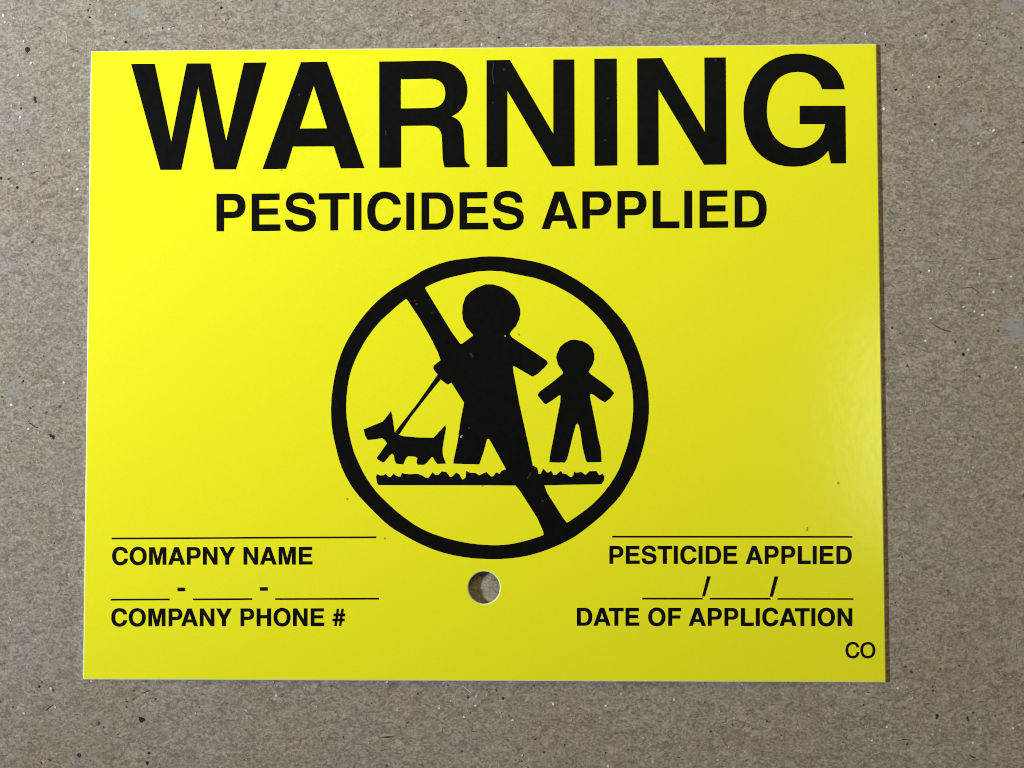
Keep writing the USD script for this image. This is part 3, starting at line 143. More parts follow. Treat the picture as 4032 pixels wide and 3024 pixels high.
  ('P', [[(35.688,-41.866),(35.713,-39.066),(37.026,-39.067),(37.18,-39.078),(37.322,-39.11),(37.45,-39.162),(37.564,-39.233),(37.662,-39.321),(37.744,-39.426),(37.808,-39.545),(37.855,-39.679),(37.882,-39.825),(37.891,-39.983),(37.879,-40.14),(37.849,-40.286),(37.8,-40.419),(37.733,-40.539),(37.65,-40.643),(37.55,-40.731),(37.435,-40.801),(37.306,-40.853),(37.163,-40.884),(37.01,-40.894),(36.299,-40.893),(36.291,-41.867)],[(36.311,-39.59),(36.304,-40.393),(36.857,-40.394),(36.938,-40.39),(37.008,-40.377),(37.07,-40.356),(37.122,-40.327),(37.166,-40.29),(37.202,-40.246),(37.23,-40.194),(37.251,-40.134),(37.264,-40.065),(37.268,-39.989),(37.265,-39.913),(37.254,-39.845),(37.234,-39.786),(37.207,-39.735),(37.172,-39.692),(37.129,-39.656),(37.077,-39.628),(37.016,-39.608),(36.946,-39.595),(36.865,-39.591)]]),
  ('P', [[(38.275,-41.87),(38.302,-39.069),(39.615,-39.072),(39.768,-39.083),(39.91,-39.115),(40.038,-39.166),(40.152,-39.237),(40.25,-39.325),(40.332,-39.43),(40.397,-39.55),(40.443,-39.683),(40.471,-39.829),(40.479,-39.987),(40.467,-40.144),(40.437,-40.29),(40.388,-40.424),(40.321,-40.543),(40.237,-40.647),(40.138,-40.735),(40.022,-40.805),(39.893,-40.857),(39.751,-40.888),(39.597,-40.899),(38.887,-40.897),(38.878,-41.871)],[(38.899,-39.594),(38.892,-40.397),(39.445,-40.398),(39.526,-40.394),(39.596,-40.381),(39.658,-40.36),(39.71,-40.331),(39.754,-40.294),(39.79,-40.25),(39.818,-40.198),(39.839,-40.138),(39.852,-40.07),(39.856,-39.993),(39.853,-39.917),(39.842,-39.849),(39.822,-39.79),(39.795,-39.739),(39.76,-39.696),(39.717,-39.66),(39.665,-39.632),(39.604,-39.612),(39.534,-39.599),(39.453,-39.595)]]),
  ('L', [[(40.874,-41.874),(40.902,-39.074),(41.532,-39.075),(41.509,-41.329),(42.894,-41.331),(42.888,-41.877)]]),
  ('I', [[(43.197,-41.878),(43.226,-39.078),(43.856,-39.08),(43.827,-41.879)]]),
  ('C', [[(46.754,-40.019),(46.16,-40.018),(46.13,-39.917),(46.096,-39.843),(46.052,-39.778),(46.0,-39.722),(45.939,-39.673),(45.871,-39.633),(45.795,-39.602),(45.712,-39.579),(45.622,-39.565),(45.528,-39.56),(45.405,-39.57),(45.294,-39.6),(45.196,-39.649),(45.109,-39.716),(45.035,-39.802),(44.972,-39.905),(44.923,-40.025),(44.886,-40.162),(44.863,-40.314),(44.854,-40.482),(44.859,-40.65),(44.879,-40.803),(44.912,-40.941),(44.959,-41.063),(45.019,-41.167),(45.091,-41.253),(45.175,-41.322),(45.27,-41.372),(45.378,-41.403),(45.499,-41.413),(45.596,-41.408),(45.687,-41.394),(45.771,-41.369),(45.849,-41.334),(45.919,-41.29),(45.981,-41.236),(46.036,-41.172),(46.081,-41.098),(46.118,-41.014),(46.149,-40.901),(46.768,-40.903),(46.722,-41.114),(46.661,-41.282),(46.579,-41.434),(46.475,-41.568),(46.353,-41.684),(46.212,-41.78),(46.052,-41.856),(45.876,-41.911),(45.685,-41.944),(45.477,-41.955),(45.247,-41.938),(45.038,-41.888),(44.849,-41.806),(44.683,-41.694),(44.54,-41.553),(44.422,-41.385),(44.329,-41.193),(44.263,-40.977),(44.224,-40.739),(44.212,-40.48),(44.229,-40.222),(44.274,-39.984),(44.345,-39.768),(44.442,-39.576),(44.564,-39.409),(44.71,-39.269),(44.88,-39.157),(45.072,-39.076),(45.285,-39.026),(45.517,-39.01),(45.717,-39.021),(45.902,-39.051),(46.073,-39.102),(46.227,-39.172),(46.364,-39.262),(46.483,-39.371),(46.582,-39.499),(46.66,-39.646),(46.716,-39.81)]]),
  ('A', [[(46.895,-41.886),(47.922,-39.088),(48.635,-39.09),(49.608,-41.892),(48.945,-41.89),(48.746,-41.304),(47.752,-41.301),(47.547,-41.887)],[(48.268,-39.856),(47.951,-40.825),(48.565,-40.826)]]),
  ('T', [[(49.366,-39.092),(51.681,-39.097),(51.675,-39.628),(50.833,-39.626),(50.805,-41.895),(50.183,-41.893),(50.21,-39.625),(49.36,-39.623)]]),
  ('I', [[(51.898,-41.897),(51.932,-39.098),(52.563,-39.099),(52.528,-41.899)]]),
  ('O', [[(54.261,-41.976),(54.021,-41.959),(53.801,-41.908),(53.602,-41.825),(53.425,-41.712),(53.272,-41.571),(53.144,-41.403),(53.044,-41.21),(52.972,-40.994),(52.929,-40.757),(52.916,-40.5),(52.935,-40.244),(52.984,-40.007),(53.062,-39.791),(53.167,-39.599),(53.299,-39.432),(53.455,-39.291),(53.635,-39.179),(53.836,-39.097),(54.058,-39.048),(54.298,-39.031),(54.538,-39.049),(54.759,-39.1),(54.958,-39.183),(55.135,-39.296),(55.288,-39.437),(55.416,-39.605),(55.516,-39.798),(55.588,-40.014),(55.631,-40.251),(55.643,-40.508),(55.624,-40.765),(55.575,-41.002),(55.497,-41.217),(55.392,-41.409),(55.26,-41.577),(55.104,-41.717),(54.924,-41.829),(54.723,-41.91),(54.501,-41.96)],[(54.268,-41.434),(54.393,-41.424),(54.509,-41.394),(54.617,-41.344),(54.714,-41.275),(54.801,-41.189),(54.874,-41.084),(54.935,-40.963),(54.98,-40.826),(55.009,-40.673),(55.02,-40.506),(55.013,-40.339),(54.988,-40.186),(54.947,-40.048),(54.89,-39.927),(54.818,-39.822),(54.735,-39.735),(54.639,-39.666),(54.533,-39.616),(54.417,-39.585),(54.292,-39.574),(54.167,-39.584),(54.05,-39.614),(53.942,-39.664),(53.845,-39.733),(53.759,-39.82),(53.685,-39.924),(53.625,-40.045),(53.579,-40.182),(53.55,-40.335),(53.539,-40.503),(53.546,-40.67),(53.571,-40.823),(53.613,-40.96),(53.67,-41.081),(53.741,-41.186),(53.825,-41.273),(53.921,-41.342),(54.027,-41.392),(54.143,-41.423)]]),
  ('N', [[(56.015,-41.909),(56.052,-39.109),(56.68,-39.111),(57.749,-40.911),(57.773,-39.114),(58.373,-39.116),(58.334,-41.915),(57.707,-41.913),(56.639,-40.091),(56.615,-41.91)]]),
 ],
 'state_mark': [
  ('C', [[(59.335,-45.252),(59.01,-45.25),(59.006,-45.25),(59.001,-45.249),(58.996,-45.248),(58.992,-45.246),(58.987,-45.244),(58.983,-45.242),(58.979,-45.239),(58.976,-45.236),(58.973,-45.233),(58.97,-45.229),(58.967,-45.225),(58.965,-45.221),(58.963,-45.216),(58.962,-45.212),(58.941,-45.121),(58.912,-45.044),(58.875,-44.978),(58.831,-44.921),(58.779,-44.873),(58.719,-44.834),(58.65,-44.803),(58.573,-44.78),(58.486,-44.766),(58.392,-44.761),(58.261,-44.771),(58.142,-44.8),(58.035,-44.847),(57.94,-44.912),(57.858,-44.994),(57.789,-45.094),(57.733,-45.21),(57.692,-45.343),(57.666,-45.491),(57.657,-45.655),(57.663,-45.819),(57.685,-45.968),(57.723,-46.102),(57.776,-46.219),(57.841,-46.319),(57.92,-46.402),(58.011,-46.468),(58.114,-46.516),(58.229,-46.546),(58.356,-46.556),(58.461,-46.551),(58.556,-46.532),(58.64,-46.502),(58.715,-46.461),(58.78,-46.409),(58.837,-46.347),(58.885,-46.273),(58.925,-46.188),(58.957,-46.092),(58.98,-45.983),(58.981,-45.979),(58.983,-45.974),(58.985,-45.97),(58.988,-45.966),(58.991,-45.962),(58.994,-45.958),(58.998,-45.955),(59.002,-45.952),(59.006,-45.95),(59.01,-45.948),(59.015,-45.946),(59.019,-45.945),(59.024,-45.944),(59.029,-45.944),(59.353,-45.946),(59.358,-45.946),(59.363,-45.947),(59.368,-45.948),(59.372,-45.95),(59.377,-45.952),(59.381,-45.954),(59.385,-45.957),(59.389,-45.96),(59.392,-45.964),(59.395,-45.968),(59.397,-45.972),(59.399,-45.977),(59.401,-45.981),(59.402,-45.986),(59.403,-45.991),(59.403,-45.996),(59.403,-46.0),(59.402,-46.005),(59.37,-46.172),(59.368,-46.178),(59.319,-46.329),(59.316,-46.336),(59.25,-46.47),(59.249,-46.474),(59.247,-46.477),(59.165,-46.595),(59.163,-46.598),(59.16,-46.601),(59.063,-46.701),(59.06,-46.704),(59.057,-46.707),(58.946,-46.79),(58.942,-46.792),(58.939,-46.794),(58.813,-46.859),(58.81,-46.861),(58.806,-46.862),(58.667,-46.909),(58.661,-46.911),(58.509,-46.939),(58.502,-46.939),(58.338,-46.948),(58.332,-46.948),(58.14,-46.933),(58.136,-46.932),(58.132,-46.931),(57.956,-46.889),(57.952,-46.887),(57.948,-46.886),(57.789,-46.817),(57.785,-46.815),(57.781,-46.812),(57.64,-46.718),(57.637,-46.715),(57.633,-46.712),(57.511,-46.594),(57.508,-46.591),(57.506,-46.588),(57.404,-46.447),(57.402,-46.443),(57.4,-46.44),(57.32,-46.278),(57.318,-46.274),(57.317,-46.27),(57.259,-46.088),(57.258,-46.081),(57.223,-45.88),(57.223,-45.874),(57.213,-45.655),(57.213,-45.65),(57.229,-45.431),(57.23,-45.425),(57.269,-45.224),(57.271,-45.217),(57.334,-45.035),(57.335,-45.032),(57.337,-45.029),(57.422,-44.867),(57.424,-44.864),(57.427,-44.86),(57.533,-44.72),(57.536,-44.717),(57.539,-44.714),(57.665,-44.597),(57.669,-44.594),(57.672,-44.592),(57.818,-44.499),(57.822,-44.497),(57.826,-44.495),(57.989,-44.427),(57.993,-44.426),(57.997,-44.425),(58.178,-44.384),(58.182,-44.383),(58.186,-44.383),(58.382,-44.369),(58.389,-44.369),(58.544,-44.379),(58.55,-44.379),(58.693,-44.405),(58.699,-44.407),(58.83,-44.449),(58.837,-44.452),(58.955,-44.509),(58.959,-44.511),(58.962,-44.513),(59.067,-44.586),(59.07,-44.588),(59.073,-44.591),(59.163,-44.679),(59.166,-44.682),(59.169,-44.685),(59.244,-44.787),(59.246,-44.79),(59.248,-44.793),(59.308,-44.909),(59.31,-44.912),(59.311,-44.916),(59.355,-45.044),(59.357,-45.051),(59.384,-45.193),(59.385,-45.197),(59.385,-45.202),(59.385,-45.207),(59.384,-45.212),(59.383,-45.217),(59.381,-45.221),(59.379,-45.226),(59.376,-45.23),(59.373,-45.234),(59.37,-45.238),(59.366,-45.241),(59.363,-45.244),(59.358,-45.246),(59.354,-45.248),(59.349,-45.25),(59.344,-45.251),(59.34,-45.252)]]),
  ('O', [[(60.702,-46.961),(60.504,-46.946),(60.5,-46.945),(60.496,-46.944),(60.314,-46.901),(60.31,-46.9),(60.306,-46.898),(60.141,-46.829),(60.137,-46.827),(60.133,-46.825),(59.987,-46.73),(59.983,-46.727),(59.98,-46.724),(59.852,-46.605),(59.849,-46.602),(59.846,-46.599),(59.74,-46.458),(59.738,-46.454),(59.736,-46.451),(59.651,-46.288),(59.649,-46.285),(59.648,-46.281),(59.587,-46.099),(59.585,-46.092),(59.549,-45.892),(59.548,-45.885),(59.538,-45.668),(59.538,-45.662),(59.554,-45.445),(59.555,-45.438),(59.597,-45.239),(59.599,-45.232),(59.665,-45.05),(59.667,-45.047),(59.668,-45.043),(59.757,-44.882),(59.759,-44.878),(59.762,-44.875),(59.872,-44.735),(59.875,-44.732),(59.878,-44.729),(60.009,-44.611),(60.012,-44.609),(60.016,-44.606),(60.165,-44.513),(60.169,-44.511),(60.173,-44.509),(60.34,-44.441),(60.344,-44.439),(60.348,-44.438),(60.531,-44.397),(60.535,-44.396),(60.539,-44.396),(60.737,-44.382),(60.745,-44.382),(60.943,-44.398),(60.946,-44.398),(60.95,-44.399),(61.133,-44.443),(61.137,-44.444),(61.14,-44.445),(61.306,-44.515),(61.31,-44.517),(61.313,-44.519),(61.46,-44.614),(61.464,-44.617),(61.467,-44.62),(61.595,-44.739),(61.598,-44.742),(61.6,-44.745),(61.707,-44.887),(61.709,-44.89),(61.711,-44.894),(61.796,-45.056),(61.797,-45.059),(61.799,-45.063),(61.86,-45.245),(61.861,-45.252),(61.898,-45.452),(61.898,-45.459),(61.909,-45.676),(61.908,-45.682),(61.892,-45.9),(61.891,-45.906),(61.849,-46.106),(61.847,-46.113),(61.781,-46.294),(61.78,-46.298),(61.778,-46.301),(61.689,-46.462),(61.687,-46.466),(61.684,-46.469),(61.574,-46.609),(61.571,-46.612),(61.568,-46.615),(61.437,-46.733),(61.434,-46.735),(61.43,-46.738),(61.281,-46.831),(61.277,-46.833),(61.273,-46.835),(61.106,-46.903),(61.102,-46.904),(61.098,-46.906),(60.915,-46.947),(60.911,-46.948),(60.907,-46.948),(60.709,-46.961)],[(60.71,-46.57),(60.842,-46.56),(60.963,-46.531),(61.073,-46.484),(61.17,-46.419),(61.256,-46.336),(61.328,-46.237),(61.387,-46.12),(61.431,-45.988),(61.46,-45.839),(61.471,-45.676),(61.464,-45.513),(61.44,-45.364),(61.4,-45.231),(61.344,-45.114),(61.275,-45.014),(61.192,-44.93),(61.096,-44.864),(60.988,-44.815),(60.868,-44.785),(60.736,-44.774),(60.604,-44.784),(60.483,-44.813),(60.374,-44.86),(60.276,-44.925),(60.191,-45.008),(60.118,-45.107),(60.059,-45.224),(60.015,-45.357),(59.987,-45.505),(59.975,-45.668),(59.982,-45.832),(60.006,-45.981),(60.047,-46.114),(60.102,-46.23),(60.172,-46.331),(60.255,-46.414),(60.35,-46.48),(60.458,-46.529),(60.578,-46.559)]]),
 ],
}
RULES = [
  [[(-59.094,-28.167),(-57.502,-28.155),(-55.911,-28.142),(-54.323,-28.13),(-52.735,-28.119),(-51.149,-28.107),(-49.565,-28.095),(-47.982,-28.083),(-46.401,-28.072),(-44.821,-28.061),(-43.242,-28.049),(-41.665,-28.038),(-40.089,-28.027),(-38.514,-28.016),(-36.941,-28.005),(-35.369,-27.995),(-33.798,-27.984),(-32.228,-27.974),(-30.66,-27.963),(-29.092,-27.953),(-27.526,-27.943),(-25.961,-27.933),(-24.397,-27.923),(-22.834,-27.913),(-21.272,-27.903),(-19.711,-27.894),(-18.151,-27.884),(-16.591,-27.875),(-16.591,-28.147),(-18.15,-28.156),(-19.71,-28.166),(-21.27,-28.176),(-22.832,-28.186),(-24.395,-28.196),(-25.959,-28.206),(-27.524,-28.216),(-29.09,-28.226),(-30.658,-28.236),(-32.226,-28.247),(-33.796,-28.257),(-35.367,-28.268),(-36.939,-28.279),(-38.512,-28.29),(-40.086,-28.301),(-41.662,-28.312),(-43.239,-28.323),(-44.818,-28.335),(-46.398,-28.346),(-47.979,-28.358),(-49.562,-28.369),(-51.146,-28.381),(-52.732,-28.393),(-54.319,-28.405),(-55.908,-28.417),(-57.499,-28.429),(-59.091,-28.442)]],
  [[(-59.159,-37.895),(-57.56,-37.877),(-55.963,-37.858),(-54.367,-37.839),(-52.773,-37.821),(-51.181,-37.802),(-49.59,-37.784),(-49.587,-38.057),(-51.178,-38.075),(-52.77,-38.094),(-54.364,-38.112),(-55.96,-38.131),(-57.557,-38.15),(-59.155,-38.169)]],
  [[(-45.873,-37.766),(-44.279,-37.75),(-42.685,-37.734),(-41.094,-37.718),(-39.503,-37.702),(-37.914,-37.687),(-36.326,-37.671),(-36.324,-37.944),(-37.912,-37.959),(-39.501,-37.975),(-41.091,-37.99),(-42.683,-38.006),(-44.276,-38.023),(-45.871,-38.039)]],
  [[(-32.652,-37.657),(-31.145,-37.647),(-29.639,-37.637),(-28.135,-37.628),(-26.631,-37.618),(-25.128,-37.609),(-23.626,-37.6),(-22.126,-37.591),(-20.626,-37.582),(-19.127,-37.574),(-17.629,-37.565),(-16.132,-37.557),(-16.131,-37.828),(-17.628,-37.836),(-19.126,-37.845),(-20.625,-37.854),(-22.124,-37.862),(-23.625,-37.871),(-25.127,-37.881),(-26.629,-37.89),(-28.133,-37.899),(-29.638,-37.909),(-31.143,-37.919),(-32.65,-37.929)]],
  [[(20.745,-27.783),(22.322,-27.784),(23.898,-27.786),(25.474,-27.787),(27.05,-27.789),(28.626,-27.79),(30.201,-27.792),(31.776,-27.794),(33.351,-27.796),(34.926,-27.798),(36.501,-27.8),(38.075,-27.802),(39.65,-27.804),(41.224,-27.807),(42.798,-27.809),(44.373,-27.812),(45.947,-27.815),(47.522,-27.817),(49.096,-27.82),(50.671,-27.823),(52.246,-27.826),(53.821,-27.83),(55.396,-27.833),(56.971,-27.836),(58.547,-27.84),(58.543,-28.111),(56.968,-28.107),(55.392,-28.104),(53.817,-28.1),(52.242,-28.097),(50.668,-28.094),(49.093,-28.091),(47.519,-28.088),(45.944,-28.085),(44.37,-28.083),(42.796,-28.08),(41.221,-28.078),(39.647,-28.075),(38.073,-28.073),(36.498,-28.071),(34.924,-28.069),(33.349,-28.067),(31.774,-28.065),(30.199,-28.063),(28.624,-28.061),(27.048,-28.06),(25.473,-28.058),(23.897,-28.057),(22.32,-28.055),(20.744,-28.054)]],
  [[(25.403,-37.476),(26.991,-37.477),(28.578,-37.479),(30.165,-37.48),(31.752,-37.481),(33.339,-37.483),(34.925,-37.485),(34.923,-37.754),(33.337,-37.753),(31.75,-37.751),(30.163,-37.75),(28.576,-37.748),(26.989,-37.747),(25.401,-37.746)]],
  [[(36.01,-37.493),(37.605,-37.495),(39.199,-37.498),(40.793,-37.5),(42.388,-37.502),(43.982,-37.505),(45.577,-37.508),(45.574,-37.778),(43.979,-37.775),(42.385,-37.772),(40.791,-37.77),(39.196,-37.767),(37.602,-37.765),(36.008,-37.763)]],
  [[(46.657,-37.525),(48.146,-37.528),(49.635,-37.532),(51.125,-37.535),(52.614,-37.539),(54.104,-37.542),(55.593,-37.546),(57.083,-37.55),(58.574,-37.555),(58.57,-37.824),(57.08,-37.82),(55.59,-37.816),(54.1,-37.812),(52.611,-37.808),(51.121,-37.805),(49.632,-37.801),(48.143,-37.798),(46.654,-37.795)]],
]
DASHES = [
  [[(-47.11,-36.046),(-47.104,-36.636),(-48.365,-36.642),(-48.371,-36.052)]],
  [[(-33.831,-35.92),(-33.826,-36.497),(-35.111,-36.502),(-35.115,-35.925)]],
]
SLASHES = [
  [[(35.634,-34.086),(36.21,-34.106),(35.273,-37.272),(34.798,-37.271)]],
  [[(46.229,-34.129),(46.818,-34.13),(45.923,-37.325),(45.396,-37.324)]],
]
PICTOGRAM = {
 'prohibition_ring': [[[(-23.864,-8.782),(-23.777,-10.109),(-23.602,-11.422),(-23.333,-12.721),(-22.866,-14.656),(-22.51,-15.935),(-22.292,-16.566),(-22.042,-17.188),(-21.474,-18.386),(-20.813,-19.537),(-20.446,-20.093),(-20.055,-20.636),(-19.222,-21.66),(-17.403,-23.555),(-16.009,-24.915),(-15.054,-25.787),(-14.549,-26.195),(-13.485,-26.917),(-11.82,-27.888),(-10.698,-28.501),(-9.56,-29.065),(-8.399,-29.58),(-7.216,-30.032),(-6.015,-30.42),(-4.171,-30.869),(-2.933,-31.086),(-1.686,-31.25),(-0.438,-31.357),(0.814,-31.411),(2.069,-31.432),(3.326,-31.407),(4.579,-31.32),(5.832,-31.174),(7.076,-30.96),(8.302,-30.665),(9.511,-30.294),(10.706,-29.867),(12.458,-29.134),(13.605,-28.585),(14.716,-27.963),(15.256,-27.611),(16.284,-26.861),(17.79,-25.681),(19.254,-24.427),(21.077,-22.596),(21.929,-21.62),(22.319,-21.09),(22.674,-20.543),(24.003,-18.305),(24.579,-17.124),(25.266,-15.289),(25.644,-14.034),(25.98,-12.766),(26.377,-10.833),(26.552,-9.53),(26.65,-8.22),(26.665,-7.555),(26.634,-6.239),(26.547,-4.923),(26.392,-3.615),(26.281,-2.959),(26.001,-1.669),(25.653,-0.398),(25.243,0.859),(24.78,2.096),(23.992,3.912),(23.378,5.092),(23.018,5.647),(22.222,6.696),(20.486,8.677),(19.577,9.613),(19.089,10.056),(18.081,10.88),(17.047,11.666),(15.439,12.758),(12.65,14.365),(12.066,14.652),(10.873,15.12),(9.644,15.503),(8.401,15.815),(5.898,16.269),(4.645,16.456),(2.748,16.626),(1.484,16.655),(0.223,16.616),(-3.557,16.193),(-4.813,15.991),(-5.439,15.843),(-6.659,15.484),(-8.458,14.81),(-9.037,14.542),(-9.594,14.237),(-11.204,13.207),(-12.877,12.26),(-13.969,11.58),(-15.011,10.821),(-16.021,10.012),(-16.512,9.579),(-17.439,8.669),(-18.312,7.702),(-19.133,6.686),(-20.263,5.072),(-20.95,3.949),(-21.576,2.793),(-21.863,2.191),(-22.365,0.971),(-22.786,-0.279),(-22.966,-0.92),(-23.267,-2.207),(-23.511,-3.508),(-23.693,-4.817),(-23.827,-6.136),(-23.887,-7.456)],[(-8.864,11.486),(-8.888,11.639),(-8.782,11.773),(-7.393,12.427),(-5.792,13.04),(-4.695,13.343),(-1.924,13.972),(-0.803,14.18),(-0.227,14.254),(0.343,14.301),(1.479,14.334),(3.203,14.258),(3.771,14.18),(5.439,13.799),(8.237,13.238),(8.791,13.088),(9.879,12.73),(10.958,12.323),(12.025,11.868),(13.552,11.041),(14.544,10.431),(15.511,9.773),(16.877,8.674),(17.747,7.886),(18.584,7.054),(18.982,6.618),(19.727,5.704),(20.424,4.749),(21.077,3.759),(21.659,2.735),(21.924,2.195),(23.046,-0.548),(23.246,-1.11),(23.574,-2.245),(23.941,-3.998),(24.094,-5.173),(24.179,-6.36),(24.169,-8.144),(24.075,-9.328),(23.926,-10.506),(23.597,-12.258),(23.113,-13.958),(22.122,-16.75),(21.886,-17.294),(21.332,-18.329),(20.351,-19.813),(19.249,-21.194),(18.447,-22.052),(17.596,-22.857),(16.232,-23.947),(14.817,-24.943),(13.753,-25.638),(13.621,-25.667),(13.515,-25.619),(12.987,-24.939),(10.493,-21.012),(10.119,-19.969),(8.209,-16.674),(5.934,-11.343),(2.72,-3.278),(-2.577,2.047),(-3.36,2.783),(-4.673,4.595)],[(-21.489,-6.865),(-21.428,-5.666),(-21.307,-4.466),(-21.133,-3.275),(-20.877,-2.099),(-20.518,-0.962),(-20.076,0.161),(-19.562,1.239),(-18.717,2.804),(-18.084,3.806),(-17.389,4.769),(-16.652,5.69),(-15.857,6.543),(-13.701,8.499),(-12.822,9.243),(-12.048,9.828),(-11.933,9.855),(-11.838,9.825),(-11.721,9.702),(-9.74,6.707),(-8.077,3.824),(-6.872,1.415),(-6.314,-0.139),(-5.365,-2.45),(0.281,-11.321),(1.31,-12.328),(1.525,-12.807),(3.974,-17.217),(5.561,-19.904),(6.172,-20.642),(8.904,-24.919),(9.863,-27.077),(9.936,-27.472),(9.902,-27.601),(9.813,-27.674),(9.265,-27.886),(7.639,-28.408),(5.98,-28.827),(4.861,-29.049),(3.727,-29.188),(2.588,-29.244),(1.446,-29.235),(0.306,-29.181),(-1.386,-29.008),(-2.513,-28.828),(-4.185,-28.483),(-5.838,-28.049),(-7.471,-27.511),(-8.539,-27.076),(-9.585,-26.569),(-10.585,-25.988),(-12.009,-25.001),(-13.377,-23.934),(-14.681,-22.771),(-15.948,-21.555),(-16.741,-20.683),(-17.46,-19.746),(-18.126,-18.76),(-18.735,-17.75),(-19.26,-16.683),(-19.996,-15.062),(-20.211,-14.504),(-20.396,-13.927),(-20.857,-12.205),(-21.223,-10.45),(-21.382,-9.263),(-21.472,-8.06)]]],
 'adult_figure': [[[(-7.597,-1.144),(-7.591,-1.21),(-7.304,-1.721),(-6.907,-2.146),(-6.948,-2.408),(-6.416,-2.994),(-5.549,-3.646),(-5.237,-3.802),(-5.176,-3.794),(-4.684,-3.519),(-5.371,-2.438),(-6.409,0.126),(-6.445,0.017),(-7.41,-0.733)]],[[(-2.641,-6.73),(-3.236,-9.737),(-3.674,-12.907),(-4.328,-15.95),(-4.329,-16.339),(-4.253,-16.397),(-0.267,-16.502),(-0.212,-16.45),(0.535,-14.221),(0.969,-12.554),(1.018,-12.513),(1.302,-12.444),(1.525,-12.807),(1.288,-12.296),(0.284,-11.326)]],[[(8.591,-17.335),(8.592,-17.142),(8.228,-16.658),(7.531,-13.245),(6.123,-6.905),(5.204,-1.872),(5.103,-1.091),(5.146,-1.025),(5.396,-0.953),(7.989,-2.475),(8.271,-2.58),(9.097,-2.145),(10.183,-1.117),(10.651,-0.552),(10.667,-0.479),(10.498,-0.062),(9.752,0.475),(5.061,3.611),(4.634,4.142),(4.63,4.209),(4.833,4.612),(5.605,5.442),(6.095,6.421),(6.316,7.407),(6.261,8.302),(5.936,9.285),(5.391,10.275),(4.402,11.166),(3.303,11.777),(1.878,12.169),(0.767,12.172),(-0.665,11.625),(-1.648,10.971),(-2.422,10.191),(-2.859,8.87),(-2.968,7.557),(-2.804,6.457),(-2.305,5.347),(-1.213,4.092),(-1.193,4.025),(-1.226,3.971),(-2.993,2.642),(-3.21,2.637),(-2.577,2.047),(2.72,-3.278),(5.936,-11.347),(8.209,-16.674)]]],
 'grass_strip': [[[(-16.47,-19.428),(-16.228,-19.764),(0.285,-19.792),(5.532,-19.854),(3.997,-17.256),(3.29,-17.519),(2.989,-17.998),(2.449,-17.758),(1.908,-18.416),(1.607,-18.416),(0.887,-17.697),(-0.266,-18.235),(-0.807,-17.875),(-1.769,-17.815),(-2.31,-17.539),(-2.37,-18.533),(-2.731,-18.833),(-2.972,-18.856),(-3.453,-17.994),(-3.934,-17.814),(-4.596,-18.472),(-4.897,-18.472),(-5.499,-17.693),(-6.222,-17.608),(-6.703,-18.136),(-7.185,-18.171),(-7.667,-17.751),(-8.269,-18.59),(-8.751,-18.59),(-9.475,-18.17),(-10.078,-17.99),(-11.283,-18.049),(-12.128,-17.989),(-12.551,-17.809),(-12.73,-18.409),(-13.092,-18.409),(-13.455,-18.289),(-13.878,-17.928),(-14.299,-18.492),(-14.601,-18.492),(-15.146,-17.988),(-15.508,-18.228),(-15.991,-18.228),(-16.535,-18.047),(-16.655,-18.468)]],[[(10.023,-19.803),(19.107,-19.649),(19.469,-19.087),(19.533,-18.37),(19.295,-17.952),(18.755,-18.25),(18.28,-17.568),(17.202,-17.591),(16.6,-18.188),(15.884,-17.709),(15.045,-17.828),(14.746,-17.649),(14.684,-18.187),(14.383,-18.485),(14.083,-18.485),(13.486,-18.006),(12.947,-17.946),(12.709,-17.527),(11.868,-18.184),(11.448,-18.124),(11.151,-17.466),(10.79,-17.765),(10.43,-17.764),(9.892,-17.165),(9.53,-17.943),(9.17,-18.002),(8.933,-17.045),(8.303,-16.729),(8.622,-17.143),(8.611,-17.37)]]],
 'dog_figure': [[[(-18.388,-12.009),(-18.0,-12.612),(-17.505,-12.591),(-15.691,-12.341),(-15.305,-12.615),(-14.919,-13.163),(-16.561,-15.457),(-16.395,-15.73),(-15.624,-16.19),(-15.404,-16.168),(-14.419,-15.022),(-14.09,-14.803),(-13.815,-15.077),(-13.703,-15.842),(-13.427,-16.388),(-12.329,-16.498),(-11.892,-15.515),(-11.564,-15.188),(-10.357,-15.298),(-10.082,-15.517),(-10.191,-16.172),(-10.025,-16.554),(-9.148,-16.587),(-8.601,-16.282),(-7.835,-15.355),(-7.616,-15.355),(-7.286,-15.956),(-6.902,-16.425),(-5.533,-16.393),(-6.027,-15.084),(-6.083,-13.992),(-5.865,-12.573),(-5.516,-10.715),(-5.648,-10.277),(-7.51,-12.275),(-9.704,-12.24),(-12.34,-12.017),(-12.999,-11.798),(-13.385,-11.469),(-13.715,-11.359),(-14.107,-8.73),(-14.329,-8.017),(-14.986,-8.947),(-15.644,-9.713),(-18.667,-10.914)]]],
 'leash': [[[(-10.043,-6.765),(-13.441,-11.086),(-13.626,-11.363),(-13.371,-11.449),(-12.985,-11.777),(-11.028,-8.845),(-7.849,-4.796),(-6.398,-3.038),(-6.979,-2.399)]]],
